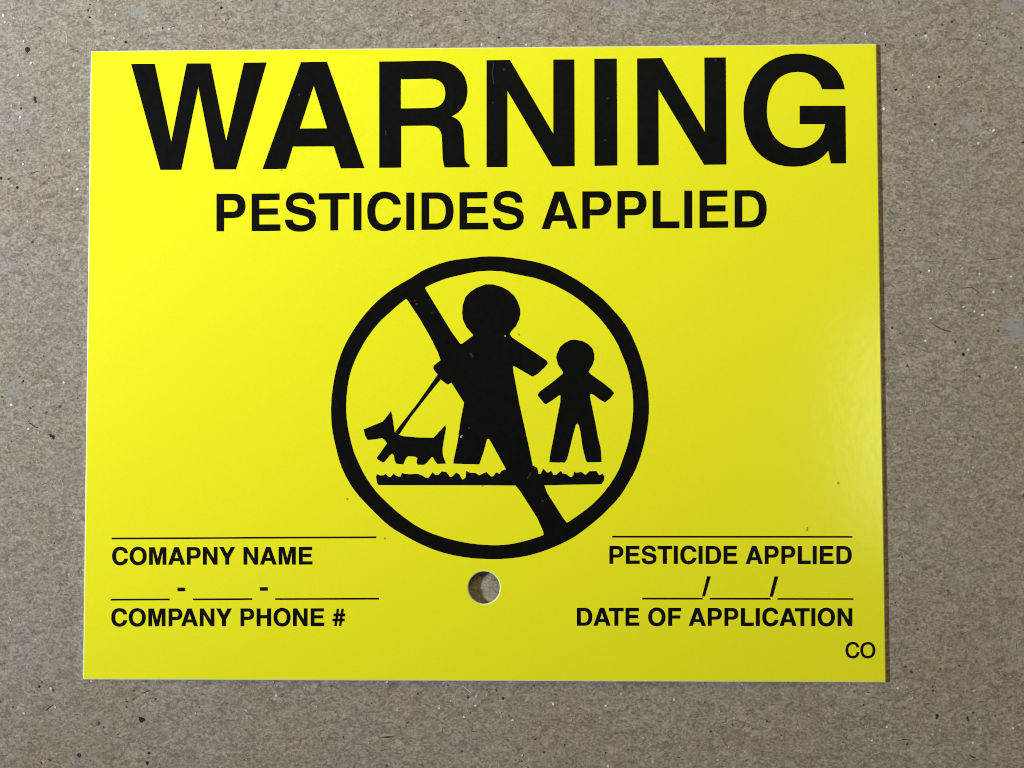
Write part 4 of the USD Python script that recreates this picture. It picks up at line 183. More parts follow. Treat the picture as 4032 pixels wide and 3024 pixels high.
 'child_figure': [[[(12.001,0.468),(12.271,-0.681),(13.087,-1.888),(13.086,-2.108),(11.277,-3.582),(9.414,-4.946),(9.029,-5.492),(9.138,-5.711),(10.119,-6.916),(10.392,-6.972),(11.596,-6.209),(12.473,-5.554),(12.669,-5.609),(12.633,-6.703),(12.133,-9.106),(11.577,-12.16),(11.023,-14.884),(10.855,-16.19),(13.308,-16.247),(13.636,-15.758),(13.968,-14.561),(14.633,-11.838),(15.076,-10.257),(15.295,-10.039),(15.566,-10.312),(15.834,-11.512),(16.151,-13.91),(16.632,-15.87),(16.903,-16.197),(19.136,-16.145),(18.984,-13.914),(18.556,-12.171),(18.132,-9.771),(17.332,-5.838),(17.389,-5.346),(17.934,-5.511),(18.913,-6.278),(19.729,-6.717),(20.551,-6.063),(21.188,-5.245),(20.668,-4.643),(19.472,-3.656),(17.513,-2.283),(17.132,-1.844),(17.793,-0.695),(18.048,0.122),(18.02,1.109),(17.751,1.878),(17.097,2.538),(16.224,3.034),(15.131,3.257),(14.255,3.205),(13.378,2.768),(12.609,2.112),(12.113,1.016)]]],
}
OUTLINE = [(-63.51,50.685),(-57.028,50.652),(-50.566,50.622),(-44.124,50.595),(-37.701,50.572),(-31.295,50.553),(-24.905,50.537),(-18.53,50.524),(-12.169,50.515),(-5.821,50.51),(0.516,50.508),(6.843,50.509),(13.16,50.513),(19.468,50.521),(25.77,50.532),(32.065,50.547),(38.356,50.565),(44.642,50.586),(50.925,50.611),(57.207,50.639),(63.488,50.67),(63.489,44.203),(63.491,37.753),(63.492,31.322),(63.494,24.908),(63.495,18.513),(63.497,12.135),(63.498,5.774),(63.5,-0.568),(63.501,-6.894),(63.503,-13.202),(63.504,-19.492),(63.506,-25.765),(63.507,-32.021),(63.509,-38.26),(63.51,-44.482),(63.512,-50.687),(57.215,-50.649),(50.924,-50.615),(44.636,-50.585),(38.35,-50.559),(32.063,-50.536),(25.774,-50.517),(19.482,-50.503),(13.184,-50.492),(6.878,-50.485),(0.564,-50.481),(-5.762,-50.482),(-12.1,-50.487),(-18.452,-50.495),(-24.822,-50.507),(-31.209,-50.524),(-37.617,-50.544),(-44.047,-50.569),(-50.501,-50.597),(-56.981,-50.63),(-63.49,-50.667),(-63.492,-44.461),(-63.493,-38.237),(-63.494,-31.997),(-63.495,-25.74),(-63.496,-19.466),(-63.498,-13.175),(-63.499,-6.867),(-63.5,-0.542),(-63.501,5.8),(-63.503,12.16),(-63.504,18.537),(-63.505,24.932),(-63.507,31.344),(-63.508,37.773),(-63.509,44.22)]
HOLE = [(3.012,-35.915),(2.991,-36.247),(2.927,-36.574),(2.821,-36.889),(2.676,-37.187),(2.494,-37.464),(2.279,-37.714),(2.033,-37.934),(1.761,-38.119),(1.468,-38.266),(1.159,-38.374),(0.838,-38.439),(0.512,-38.461),(0.186,-38.44),(-0.134,-38.376),(-0.444,-38.27),(-0.737,-38.123),(-1.009,-37.939),(-1.255,-37.72),(-1.47,-37.471),(-1.652,-37.195),(-1.796,-36.897),(-1.901,-36.582),(-1.965,-36.256),(-1.987,-35.923),(-1.965,-35.591),(-1.901,-35.265),(-1.796,-34.949),(-1.651,-34.65),(-1.469,-34.373),(-1.254,-34.122),(-1.008,-33.902),(-0.735,-33.717),(-0.442,-33.569),(-0.132,-33.462),(0.189,-33.396),(0.515,-33.374),(0.842,-33.395),(1.163,-33.46),(1.472,-33.567),(1.765,-33.714),(2.037,-33.898),(2.283,-34.117),(2.498,-34.367),(2.679,-34.644),(2.823,-34.942),(2.928,-35.257),(2.992,-35.583)]
DUST = [(3.9,3.9,0.146,'d'),(-3.14,-12.14,0.163,'d'),(-3.02,-11.98,0.122,'d'),(-1.85,-10.73,0.163,'s'),(9.76,-22.28,0.183,'s'),(3.76,46.85,0.163,'s'),(20.38,42.06,0.183,'s'),(37.74,48.17,0.203,'s'),(-29.32,43.07,0.183,'s'),(19.98,35.27,0.203,'s'),(1.96,41.49,0.122,'s'),(-10.46,9.59,0.163,'s'),(-10.25,9.06,0.163,'s'),(-7.69,7.67,0.163,'s'),(-1.56,0.99,0.244,'s'),(-1.32,0.66,0.203,'s'),(-32.16,30.81,0.163,'p'),(56.46,-19.51,0.203,'p'),(-21.24,-21.98,0.163,'p'),(-15.23,-28.2,0.163,'p'),(0.28,-19.94,0.122,'p'),(6.09,4.12,0.163,'p')]
STREAKS = [([(-15.3,37.06),(-15.26,36.4)],'s',0.203),([(7.93,-17.82),(7.69,-18.22),(7.45,-18.7)],'s',0.203),([(51.49,-26.49),(51.4,-26.97)],'p',0.203),([(2.12,44.55),(1.88,46.21),(2.13,47.86)],'s',0.163)]
DARK_FLECKS = [(-74.21,51.13,0.5,'k'),(-72.89,43.22,0.259,'k'),(-72.73,42.64,0.259,'k'),(-57.99,52.26,0.278,'k'),(-42.37,57.85,0.241,'k'),(-64.31,57.59,0.204,'d'),(-64.04,56.44,0.204,'k'),(-51.98,54.59,0.167,'d'),(-75.62,34.57,0.222,'d'),(-75.52,28.48,0.241,'k'),(-76.97,29.92,0.222,'d'),(-78.21,30.02,0.259,'k'),(-75.1,41.52,0.204,'d'),(-71.25,29.12,0.167,'d'),(-73.88,46.0,0.093,'d'),(-69.12,-11.94,0.279,'k'),(-69.06,-12.24,0.206,'k'),(-72.89,-7.42,0.184,'d'),(-77.49,-5.59,0.206,'d'),(-74.12,-3.11,0.206,'k'),(-70.23,-8.16,0.206,'d'),(-70.74,-51.99,0.22,'k'),(-68.51,-52.53,0.198,'d'),(-74.92,-55.23,0.187,'d'),(-61.06,-57.67,0.22,'d'),(-61.11,-57.94,0.154,'d'),(-54.2,-57.31,0.331,'k'),(-53.92,-57.1,0.287,'k'),(-52.98,-62.35,0.243,'k'),(-64.1,-62.79,0.287,'b'),(-68.91,-63.52,0.198,'d'),(-60.28,-58.32,0.176,'d'),(-76.99,-54.36,0.176,'d'),(-56.61,-54.28,0.176,'d'),(67.68,-49.17,0.255,'r'),(71.58,-55.98,0.232,'k'),(71.46,-56.32,0.209,'d'),(76.26,-56.24,0.186,'k'),(76.39,-56.6,0.174,'k'),(77.17,-55.45,0.221,'d'),(66.82,-60.39,0.209,'d'),(71.02,-52.04,0.186,'d'),(75.15,-48.24,0.139,'d'),(65.45,5.13,0.221,'d'),(76.6,0.82,0.27,'k'),(75.37,2.78,0.208,'d'),(82.93,11.11,0.221,'d'),(79.13,-2.71,0.196,'d'),(82.15,4.52,0.208,'d'),(67.77,-0.98,0.196,'r'),(73.52,45.44,0.221,'k'),(66.62,43.38,0.232,'k'),(81.11,50.61,0.174,'d'),(86.63,49.97,0.197,'d'),(75.69,54.32,0.209,'d'),(74.13,53.86,0.186,'d'),(67.3,57.54,0.174,'d'),(69.94,52.15,0.163,'d'),(71.44,52.53,0.151,'d'),(72.76,37.72,0.216,'k'),(73.5,45.38,0.245,'k'),(86.66,34.7,0.196,'k'),(73.76,43.95,0.147,'d'),(-2.13,-53.35,0.257,'r'),(3.43,-53.54,0.239,'k'),(2.39,-52.29,0.184,'d'),(-3.16,-61.88,0.202,'d'),(8.55,-59.9,0.165,'d'),(19.63,-61.96,0.184,'k'),(-15.0,-64.14,0.239,'d'),(-10.09,-52.87,0.147,'d'),(2.95,52.4,0.206,'k'),(-7.37,51.33,0.184,'d'),(-72.92,19.53,0.222,'d'),(-69.43,-11.87,0.296,'k'),(-69.05,-12.17,0.296,'k'),(-54.33,-57.0,0.37,'k'),(-53.22,-63.92,0.296,'k'),(-67.99,-7.17,0.296,'d'),(-72.88,42.93,0.296,'k'),(-64.23,-62.81,0.37,'b'),(66.7,-48.35,0.222,'d')]
PALE_FLECKS = [(71.61,52.08,0.255,'w'),(64.73,40.28,0.279,'w'),(71.94,43.74,0.221,'w'),(61.89,52.5,0.197,'w'),(76.73,43.76,0.151,'w'),(69.37,45.71,0.163,'w'),(85.35,55.54,0.163,'w'),(80.16,52.03,0.151,'w'),(71.45,14.16,0.221,'w'),(76.79,8.35,0.208,'w'),(79.78,7.07,0.257,'w'),(71.57,6.57,0.208,'w'),(77.46,1.55,0.221,'w'),(84.86,-1.27,0.257,'w'),(81.54,10.74,0.221,'w'),(70.73,2.98,0.196,'w'),(79.42,13.65,0.172,'w'),(84.41,13.18,0.196,'w'),(78.5,7.64,0.184,'w'),(70.29,13.33,0.208,'p'),(71.94,43.72,0.216,'w'),(72.31,35.15,0.216,'w'),(79.6,34.58,0.225,'w'),(82.09,36.66,0.235,'w'),(81.51,36.68,0.176,'p'),(76.3,34.58,0.167,'p'),(76.73,43.76,0.196,'p'),(72.99,44.06,0.176,'p'),(-6.66,-55.11,0.184,'w'),(-2.71,-56.5,0.202,'w'),(4.97,-56.95,0.221,'w'),(11.38,-54.41,0.276,'w'),(19.67,-54.65,0.221,'w'),(20.0,-64.05,0.221,'w'),(6.46,-62.42,0.184,'w'),(-0.92,-54.69,0.184,'w'),(3.02,-55.79,0.165,'p'),(3.2,-56.48,0.165,'p'),(9.29,-58.01,0.165,'p'),(-14.94,-51.03,0.202,'w'),(0.84,-52.99,0.202,'p'),(8.75,-52.86,0.165,'p'),(14.24,-56.88,0.165,'p'),(-0.74,-53.2,0.257,'p'),(-75.97,-6.89,0.279,'w'),(-73.11,-10.79,0.22,'w'),(-67.45,-3.31,0.235,'w'),(-75.6,-7.1,0.118,'p'),(-71.41,-11.35,0.162,'p'),(-72.2,-13.71,0.176,'p'),(-69.76,-6.68,0.22,'p'),(-68.85,-52.24,0.243,'w'),(-73.12,-56.2,0.231,'w'),(-68.08,-55.22,0.198,'w'),(-67.16,-53.4,0.187,'p'),(-62.33,-51.09,0.198,'w'),(-72.74,-48.87,0.22,'p'),(-54.35,-58.24,0.187,'p'),(-76.12,-49.45,0.198,'p'),(-77.98,55.76,0.222,'w'),(-73.55,48.96,0.241,'w'),(-75.23,40.05,0.278,'w'),(-67.19,37.93,0.204,'w'),(-67.11,34.5,0.259,'w'),(-74.63,32.28,0.222,'w'),(-75.66,46.97,0.204,'w'),(-65.63,28.14,0.296,'w'),(-59.72,56.87,0.204,'w'),(-59.96,52.95,0.204,'w'),(-50.87,54.33,0.204,'w'),(-78.26,56.87,0.296,'w'),(-74.84,52.57,0.222,'w'),(-69.2,38.71,0.296,'p'),(-66.48,48.51,0.204,'p'),(-76.69,41.91,0.278,'p'),(-64.45,31.83,0.241,'p'),(-41.82,55.74,0.204,'p'),(65.54,-51.72,0.174,'w'),(61.39,-59.85,0.163,'w'),(63.76,-57.76,0.151,'w'),(83.38,-57.84,0.186,'w'),(77.09,-60.12,0.186,'w'),(77.46,-52.01,0.209,'p'),(84.35,-57.33,0.232,'p'),(67.84,-53.18,0.174,'p'),(70.39,-63.13,0.197,'p'),(72.05,-58.23,0.209,'p'),(-32.65,-53.25,0.22,'w'),(-33.1,-51.04,0.176,'p'),(-28.14,-52.0,0.191,'p'),(-28.23,-49.47,0.007,'p'),(30.45,-53.65,0.206,'w'),(0.16,51.34,0.206,'w'),(7.38,51.23,0.176,'w')]
PALE_PATCHES = [(70.32,15.08,0.81,0.57),(84.39,5.67,1.71,1.14),(85.32,3.84,1.54,1.22),(-56.48,57.32,1.22,0.98),(-75.36,-4.27,1.14,1.22),(78.43,38.02,1.06,1.22),(85.15,56.94,1.83,1.02),(22.49,57.58,1.63,0.61),(-69.12,-6.33,0.57,0.49)]
LONG_FIBRES = [([(-73.2,-9.49),(-72.9,-9.83),(-72.52,-10.09),(-72.06,-10.46),(-71.31,-10.68)],'k',0.203),([(-73.65,30.52),(-72.9,30.93),(-71.85,31.19)],'r',0.203),([(-58.31,53.54),(-56.83,54.54)],'d',0.163),([(-70.62,44.34),(-69.27,43.38)],'d',0.142),([(-73.07,55.09),(-72.2,54.79),(-71.95,54.37)],'d',0.183),([(-77.11,44.3),(-75.21,45.21)],'d',0.142),([(-69.74,-55.8),(-69.03,-55.26),(-68.37,-54.76)],'k',0.224),([(-54.25,-52.97),(-53.53,-52.73),(-52.7,-52.44)],'d',0.183),([(-55.79,-54.06),(-54.96,-53.68)],'d',0.163),([(62.82,-54.21),(62.81,-55.06)],'k',0.203),([(78.1,-53.82),(78.95,-53.67)],'k',0.224),([(76.55,-62.11),(77.0,-62.33),(77.5,-62.55)],'k',0.264),([(65.36,-59.89),(66.38,-59.66),(67.51,-59.77)],'d',0.163),([(67.4,-52.22),(68.31,-51.99),(69.22,-51.48)],'d',0.142),([(83.03,10.13),(83.7,10.61)],'k',0.203),([(74.12,10.96),(74.71,10.35),(75.12,9.49)],'d',0.163),([(80.6,15.82),(81.81,15.94),(82.78,16.12)],'r',0.183),([(76.9,11.44),(78.23,11.43),(79.66,10.33)],'d',0.183),([(71.74,5.84),(72.45,5.23),(73.89,4.61),(74.97,4.36)],'d',0.203),([(84.88,12.56),(86.19,11.76)],'d',0.163),([(79.62,51.27),(80.43,51.14),(81.29,51.02)],'d',0.163),([(81.28,53.79),(81.24,51.37)],'d',0.122),([(77.01,47.17),(78.05,47.1)],'d',0.163),([(75.82,51.48),(76.97,51.47),(78.01,51.37)],'r',0.163),([(67.53,45.9),(67.98,45.43),(67.97,44.84)],'p',0.183),([(-6.08,-58.17),(-6.17,-59.07)],'k',0.203),([(7.93,-57.35),(9.01,-57.56)],'d',0.163),([(-15.92,-59.69),(-14.83,-59.68),(-14.1,-59.59)],'r',0.366),([(-3.07,-51.53),(-1.61,-52.72)],'w',0.224),([(-12.18,-62.84),(-11.17,-62.6)],'p',0.244),([(5.75,-56.32),(6.2,-56.32)],'p',0.285),([(-67.83,53.79),(-67.68,53.02),(-67.76,51.87)],'p',0.203),([(-74.71,56.35),(-74.5,55.39)],'p',0.244)]

# ------------------------------------------------------------------ helpers
SIGN_W, SIGN_H, THICK, BOW = 127.0, 101.355, 0.5, 0.75

def lift(x, y):
    """Height of the card's underside above the cardboard: it is bowed up a little along its middle."""
    u = np.clip(np.abs(x) / (SIGN_W / 2), 0, 1)
    return BOW * (1 - u ** 2) * (0.8 - 0.2 * y / (SIGN_H / 2))

def bow_normal(x, y):
    e = 0.05
    dx = (lift(x + e, y) - lift(x - e, y)) / (2 * e)
    dy = (lift(x, y + e) - lift(x, y - e)) / (2 * e)
    n = np.stack([-dx, -dy, np.ones_like(dx)], 1)
    return n / np.linalg.norm(n, axis=1, keepdims=True)

def unique(path):
    if not stage.GetPrimAtPath(path):
        return path
    k = 1
    while stage.GetPrimAtPath(f'{path}_{k:03d}'):
        k += 1
    return f'{path}_{k:03d}'

def tag(prim, **kw):
    prim = prim.GetPrim() if hasattr(prim, 'GetPrim') else prim
    for k, v in kw.items():
        prim.SetCustomDataByKey(k, v)
    return prim

def group(name, parent='/World', **kw):
    x = UsdGeom.Xform.Define(stage, unique(f'{parent}/{name}'))
    tag(x, **kw)
    return str(x.GetPath())

def put(name, parent, v, f, mat, normals=None, **kw):
    """One Mesh prim; vertices in millimetres."""
    v = np.asarray(v, float) * MM
    f = np.asarray(f, int)
    m = UsdGeom.Mesh.Define(stage, unique(f'{parent}/{name}'))
    m.CreatePointsAttr(Vt.Vec3fArray.FromNumpy(v.astype(np.float32)))
    m.CreateFaceVertexCountsAttr(Vt.IntArray.FromNumpy(np.full(len(f), 3, np.int32)))
    m.CreateFaceVertexIndicesAttr(Vt.IntArray.FromNumpy(f.astype(np.int32).ravel()))
    m.CreateSubdivisionSchemeAttr('none')
    m.CreateDoubleSidedAttr(True)
    if normals is not None:
        m.CreateNormalsAttr(Vt.Vec3fArray.FromNumpy(np.asarray(normals).astype(np.float32)))
        m.SetNormalsInterpolation('vertex')
    UsdShade.MaterialBindingAPI.Apply(m.GetPrim()).Bind(mat)
    tag(m, **kw)
    return m

def sheet(poly, cell=4.0):
    """Triangles of a flat polygon cut along a grid, so that it can follow the card's bow."""
    x0, y0, x1, y1 = poly.bounds
    vs, fs, n = [], [], 0
    pp = prep(poly)
    for i in range(math.floor(x0 / cell), math.floor(x1 / cell) + 1):
        for j in range(math.floor(y0 / cell), math.floor(y1 / cell) + 1):
            b = box(i * cell, j * cell, (i + 1) * cell, (j + 1) * cell)
            if not pp.intersects(b):
                continue
            c = b if pp.contains(b) else poly.intersection(b)
            for q in getattr(c, 'geoms', [c]):
                if q.geom_type != 'Polygon' or q.area < 1e-6:
                    continue
                v, f = trimesh.creation.triangulate_polygon(q, engine='earcut')
                vs.append(v); fs.append(np.asarray(f) + n); n += len(v)
    v, f = np.vstack(vs), np.vstack(fs)
    k, idx = np.unique(np.round(v, 5), axis=0, return_inverse=True)
    f = idx.reshape(-1)[f]
    a, b, c = k[f[:, 0]], k[f[:, 1]], k[f[:, 2]]
    s = (b[:, 0] - a[:, 0]) * (c[:, 1] - a[:, 1]) - (b[:, 1] - a[:, 1]) * (c[:, 0] - a[:, 0])
    f = np.where((s < 0)[:, None], f[:, ::-1], f)
    return k, f[np.abs(s) > 1e-9]

def on_card(name, parent, polys, mat, up, **kw):
    """Printed shape on the card's face, 'up' mm above it."""
    vs, fs, n = [], [], 0
    for p in polys:
        v, f = sheet(p)
        vs.append(v); fs.append(f + n); n += len(v)
    v, f = np.vstack(vs), np.vstack(fs)
    z = lift(v[:, 0], v[:, 1]) + THICK + up
    return put(name, parent, np.column_stack([v, z]), f, mat, bow_normal(v[:, 0], v[:, 1]), **kw)

def poly(rings):
    p = Polygon(rings[0], rings[1:])
    return p if p.is_valid else p.buffer(0)

def parts(p):
    return [q for q in getattr(p, 'geoms', [p]) if q.area > 1e-4]

# ------------------------------------------------------------------ materials
def mat(name, nodes, links, surface='p.BSDF'):
    return usdkit.material(stage, '/World/Looks/' + name, nodes, links, surface=surface)

GEO = ('geometry', {})
# brown recycled board: mottled tone at several sizes, fine felt-like relief
cardboard_mat = mat('cardboard', {
    'g': GEO,
    'map': ('mapping', {'scale': (0.75, 1.15, 1.0)}),
    'big': ('noise_texture', {'scale': 55.0, 'detail': 3.0, 'roughness': 0.6}),
    'mid': ('noise_texture', {'scale': 420.0, 'detail': 3.0, 'roughness': 0.6, 'distortion': 1.0}),
    'fine': ('noise_texture', {'scale': 1050.0, 'detail': 2.5, 'roughness': 0.62, 'distortion': 1.5}),
    'tiny': ('noise_texture', {'scale': 2500.0, 'detail': 2.0, 'roughness': 0.6, 'distortion': 0.6}),
    'r_big': ('rgb_ramp', {'ramp': [(0.28, (0.272, 0.216, 0.156)), (0.42, (0.276, 0.236, 0.180)), (0.5, (0.276, 0.239, 0.185)), (0.68, (0.280, 0.248, 0.200))]}),
    'r_mid': ('rgb_ramp', {'ramp': [(0.34, (0.91, 0.905, 0.90)), (0.5, (1.0, 1.0, 1.0)), (0.66, (1.06, 1.06, 1.06))]}),
    'r_fine': ('rgb_ramp', {'ramp': [(0.36, (0.69, 0.675, 0.66)), (0.5, (1.0, 1.0, 1.0)), (0.64, (1.26, 1.26, 1.26))]}),
    'r_tiny': ('rgb_ramp', {'ramp': [(0.38, (0.80, 0.80, 0.79)), (0.5, (1.0, 1.0, 1.0)), (0.62, (1.20, 1.20, 1.20))]}),
    'm1': ('mix_color', {'blend_type': 'multiply', 'fac': 1.0, 'use_clamp': False}),
    'm2': ('mix_color', {'blend_type': 'multiply', 'fac': 1.0, 'use_clamp': False}),
    'm3': ('mix_color', {'blend_type': 'multiply', 'fac': 1.0, 'use_clamp': False}),
    'b1': ('bump', {'strength': 0.30, 'distance': 0.00008}),
    'b2': ('bump', {'strength': 0.30, 'distance': 0.00016}),
    'p': ('principled_bsdf', {'roughness': 0.85, 'specular_ior_level': 0.25}),
}, [('g.position', 'map.vector'), ('g.position', 'big.vector'), ('map.vector', 'mid.vector'), ('map.vector', 'fine.vector'), ('g.position', 'tiny.vector'),
    ('big.fac', 'r_big.fac'), ('mid.fac', 'r_mid.fac'), ('fine.fac', 'r_fine.fac'), ('tiny.fac', 'r_tiny.fac'),
    ('r_big.color', 'm1.a'), ('r_mid.color', 'm1.b'), ('m1.result', 'm2.a'), ('r_fine.color', 'm2.b'), ('m2.result', 'm3.a'), ('r_tiny.color', 'm3.b'),
    ('m3.result', 'p.base_color'), ('fine.fac', 'b1.height'), ('mid.fac', 'b2.height'), ('b1.normal', 'b2.normal'), ('b2.normal', 'p.normal')])

def fibre_mat(name, color, rough=0.8, spec=0.3):
    lo = tuple(c * 0.8 for c in color); hi = tuple(min(1, c * 1.2) for c in color)
    return mat(name, {
        'g': GEO, 'r': ('rgb_ramp', {'ramp': [(0.0, lo), (1.0, hi)]}),
        'p': ('principled_bsdf', {'roughness': rough, 'specular_ior_level': spec})},
        [('g.random_per_island', 'r.fac'), ('r.color', 'p.base_color')])

F_DARK = fibre_mat('dark_fibre', (0.130, 0.108, 0.080))
F_MID = fibre_mat('brown_fibre', (0.224, 0.186, 0.138))
F_LIGHT = fibre_mat('light_fibre', (0.324, 0.287, 0.228))
F_PALE = fibre_mat('pale_fibre', (0.46, 0.43, 0.37))
K_BLACK = fibre_mat('black_fleck', (0.018, 0.018, 0.020))
K_DARK = fibre_mat('dark_fleck', (0.075, 0.062, 0.052))
K_RED = fibre_mat('rust_fleck', (0.110, 0.055, 0.035))
K_BLUE = fibre_mat('blue_fleck', (0.03, 0.04, 0.11))
K_WHITE = fibre_mat('white_fleck', (0.86, 0.85, 0.80), 0.5, 0.5)
K_PALE = fibre_mat('pale_fleck', (0.56, 0.52, 0.45))
K_PATCH = fibre_mat('patch_fibre', (0.38, 0.36, 0.325))
KIND = {'q': K_PATCH, 'k': K_BLACK, 'd': K_DARK, 'r': K_RED, 'b': K_BLUE, 'w': K_WHITE, 'p': K_PALE}

# glossy yellow print film, with a faint orange-peel relief
yellow_mat = mat('yellow_film', {
    'g': GEO,
    'n': ('noise_texture', {'scale': 750.0, 'detail': 3.0, 'roughness': 0.6}),
    'n2': ('noise_texture', {'scale': 2600.0, 'detail': 2.0, 'roughness': 0.6}),
    'r': ('rgb_ramp', {'ramp': [(0.25, (0.850, 0.817, 0.0150)), (0.75, (0.880, 0.847, 0.0190))]}),
    'b': ('bump', {'strength': 0.22, 'distance': 0.00010}),
    'b2': ('bump', {'strength': 0.10, 'distance': 0.00003}),
    'p': ('principled_bsdf', {'roughness': 0.5, 'specular_ior_level': 0.0, 'coat_weight': 0.9, 'coat_roughness': 0.19}),
}, [('g.position', 'n.vector'), ('g.position', 'n2.vector'), ('n2.fac', 'r.fac'), ('r.color', 'p.base_color'),
    ('n.fac', 'b.height'), ('n2.fac', 'b2.height'), ('b.normal', 'b2.normal'), ('b2.normal', 'p.coat_normal')])
ink_mat = mat('black_ink', {
    'g': GEO,
    'n': ('noise_texture', {'scale': 900.0, 'detail': 3.0, 'roughness': 0.6}),
    'r': ('rgb_ramp', {'ramp': [(0.3, (0.0040, 0.0042, 0.0036)), (0.7, (0.0058, 0.0060, 0.0052))]}),
    'p': ('principled_bsdf', {'roughness': 0.34, 'specular_ior_level': 0.06}),
}, [('g.position', 'n.vector'), ('n.fac', 'r.fac'), ('r.color', 'p.base_color')])
core_mat = mat('plastic_core', {
    'g': GEO,
    'n': ('noise_texture', {'scale': 700.0, 'detail': 2.0}),
    'r': ('rgb_ramp', {'ramp': [(0.3, (0.80, 0.80, 0.46)), (0.7, (0.84, 0.84, 0.52))]}),
    'p': ('principled_bsdf', {'roughness': 0.45, 'specular_ior_level': 0.4}),
}, [('g.position', 'n.vector'), ('n.fac', 'r.fac'), ('r.color', 'p.base_color')])
dust_mat = fibre_mat('dust', (0.42, 0.42, 0.42))
scuff_mat = fibre_mat('scuff', (0.022, 0.026, 0.027))
yellow_speck_mat = fibre_mat('print_speck', (0.52, 0.47, 0.02))

# ------------------------------------------------------------------ cardboard
card_poly = Polygon(OUTLINE)
under = card_poly.buffer(-5)
hole_poly = Polygon(HOLE)
near_hole = hole_poly.buffer(2)
board = group('cardboard', kind='structure', label='brown recycled cardboard sheet with fibres and flecks', )
X, Y, TZ = 260.0, 210.0, 4.0
def board_mesh():
    n, m = 40, 34
    xs, ys = np.linspace(-X, X, n), np.linspace(-Y, Y, m)
    gx, gy = np.meshgrid(xs, ys)
    top = np.column_stack([gx.ravel(), gy.ravel(), np.zeros(n * m)])
    f = []
    for j in range(m - 1):
        for i in range(n - 1):
            a = j * n + i
            f += [(a, a + 1, a + n + 1), (a, a + n + 1, a + n)]
    rim = [i for i in range(n)] + [j * n + n - 1 for j in range(1, m)] + [(m - 1) * n + i for i in range(n - 2, -1, -1)] + [j * n for j in range(m - 2, 0, -1)]
    low = top[rim].copy(); low[:, 2] = -TZ
    base = len(top)
    for k in range(len(rim)):
        k2 = (k + 1) % len(rim)
        f += [(rim[k], base + k, base + k2), (rim[k], base + k2, rim[k2])]
    v = np.vstack([top, low, [[0, 0, -TZ]]])
    for k in range(len(rim)):
        f.append((base + (k + 1) % len(rim), base + k, len(v) - 1))
    return v, f
bv, bf = board_mesh()
put('liner', board, bv, bf, cardboard_mat)

rng = np.random.default_rng(7)
def visible(x, y):
    """False where the card hides the board."""
    keep = np.ones(len(x), bool)
    inside = (np.abs(x) < 58) & (np.abs(y) < 45.5)
    hc = np.array(HOLE).mean(0)
    keep[inside & (np.hypot(x - hc[0], y - hc[1]) > 5)] = False
    return keep

def ribbons(n, length, width, height, seed, flat=1.0):
    """n curved fibres: tented ribbons lying on the board."""
    r = np.random.default_rng(seed)
    x, y = r.uniform(-100, 116, n), r.uniform(-82, 72, n)
    k = visible(x, y); x, y = x[k], y[k]; n = len(x)
    L = r.uniform(*length, n) * r.uniform(0.5, 1, n)
    w = r.uniform(*width, n)
    h = r.uniform(*height, n)
    a = np.where(r.random(n) < 0.6, r.normal(0.1, 0.6, n), r.uniform(0, math.pi, n))
    kappa = r.normal(0, 0.9, n); kap2 = r.normal(0, 1.2, n)
    S = 6
    s = np.linspace(-0.5, 0.5, S)
    px, py = np.zeros((n, S)), np.zeros((n, S))
    ang = a[:, None] + kappa[:, None] * s + kap2[:, None] * (s ** 2) * 2
    ds = (L / (S - 1))[:, None]
    px[:, 1:] = np.cumsum(np.cos(ang[:, :-1]) * ds, 1); py[:, 1:] = np.cumsum(np.sin(ang[:, :-1]) * ds, 1)
    px += x[:, None] - px.mean(1, keepdims=True); py += y[:, None] - py.mean(1, keepdims=True)
    taper = np.array([0.25, 0.85, 1, 1, 0.8, 0.2])
    ox, oy = -np.sin(ang) * w[:, None] / 2 * taper, np.cos(ang) * w[:, None] / 2 * taper
    hz = h[:, None] * taper
    v = np.zeros((n, S, 3, 3))
    v[:, :, 0] = np.stack([px + ox, py + oy, np.full((n, S), -0.004)], -1)
    v[:, :, 1] = np.stack([px, py, hz], -1)
    v[:, :, 2] = np.stack([px - ox, py - oy, np.full((n, S), -0.004)], -1)
    q = []
    for j in range(S - 1):
        for c in range(2):
            a0 = j * 3 + c
            q += [(a0, a0 + 1, a0 + 4), (a0, a0 + 4, a0 + 3)]
    q = np.array(q)[:, ::-1]
    f = (q[None] + (np.arange(n) * S * 3)[:, None, None]).reshape(-1, 3)
    return v.reshape(-1, 3), f

put('brown_fibres', board, *ribbons(15000, (0.4, 1.7), (0.06, 0.15), (0.004, 0.014), 1), F_MID, kind='stuff')
put('dark_fibres', board, *ribbons(2600, (0.4, 1.8), (0.05, 0.12), (0.003, 0.012), 2), F_DARK, kind='stuff')
put('light_fibres', board, *ribbons(15000, (0.3, 1.5), (0.07, 0.19), (0.006, 0.022), 3), F_LIGHT, kind='stuff')
put('pale_fibres', board, *ribbons(1500, (0.25, 1.1), (0.07, 0.17), (0.008, 0.03), 4), F_PALE, kind='stuff')

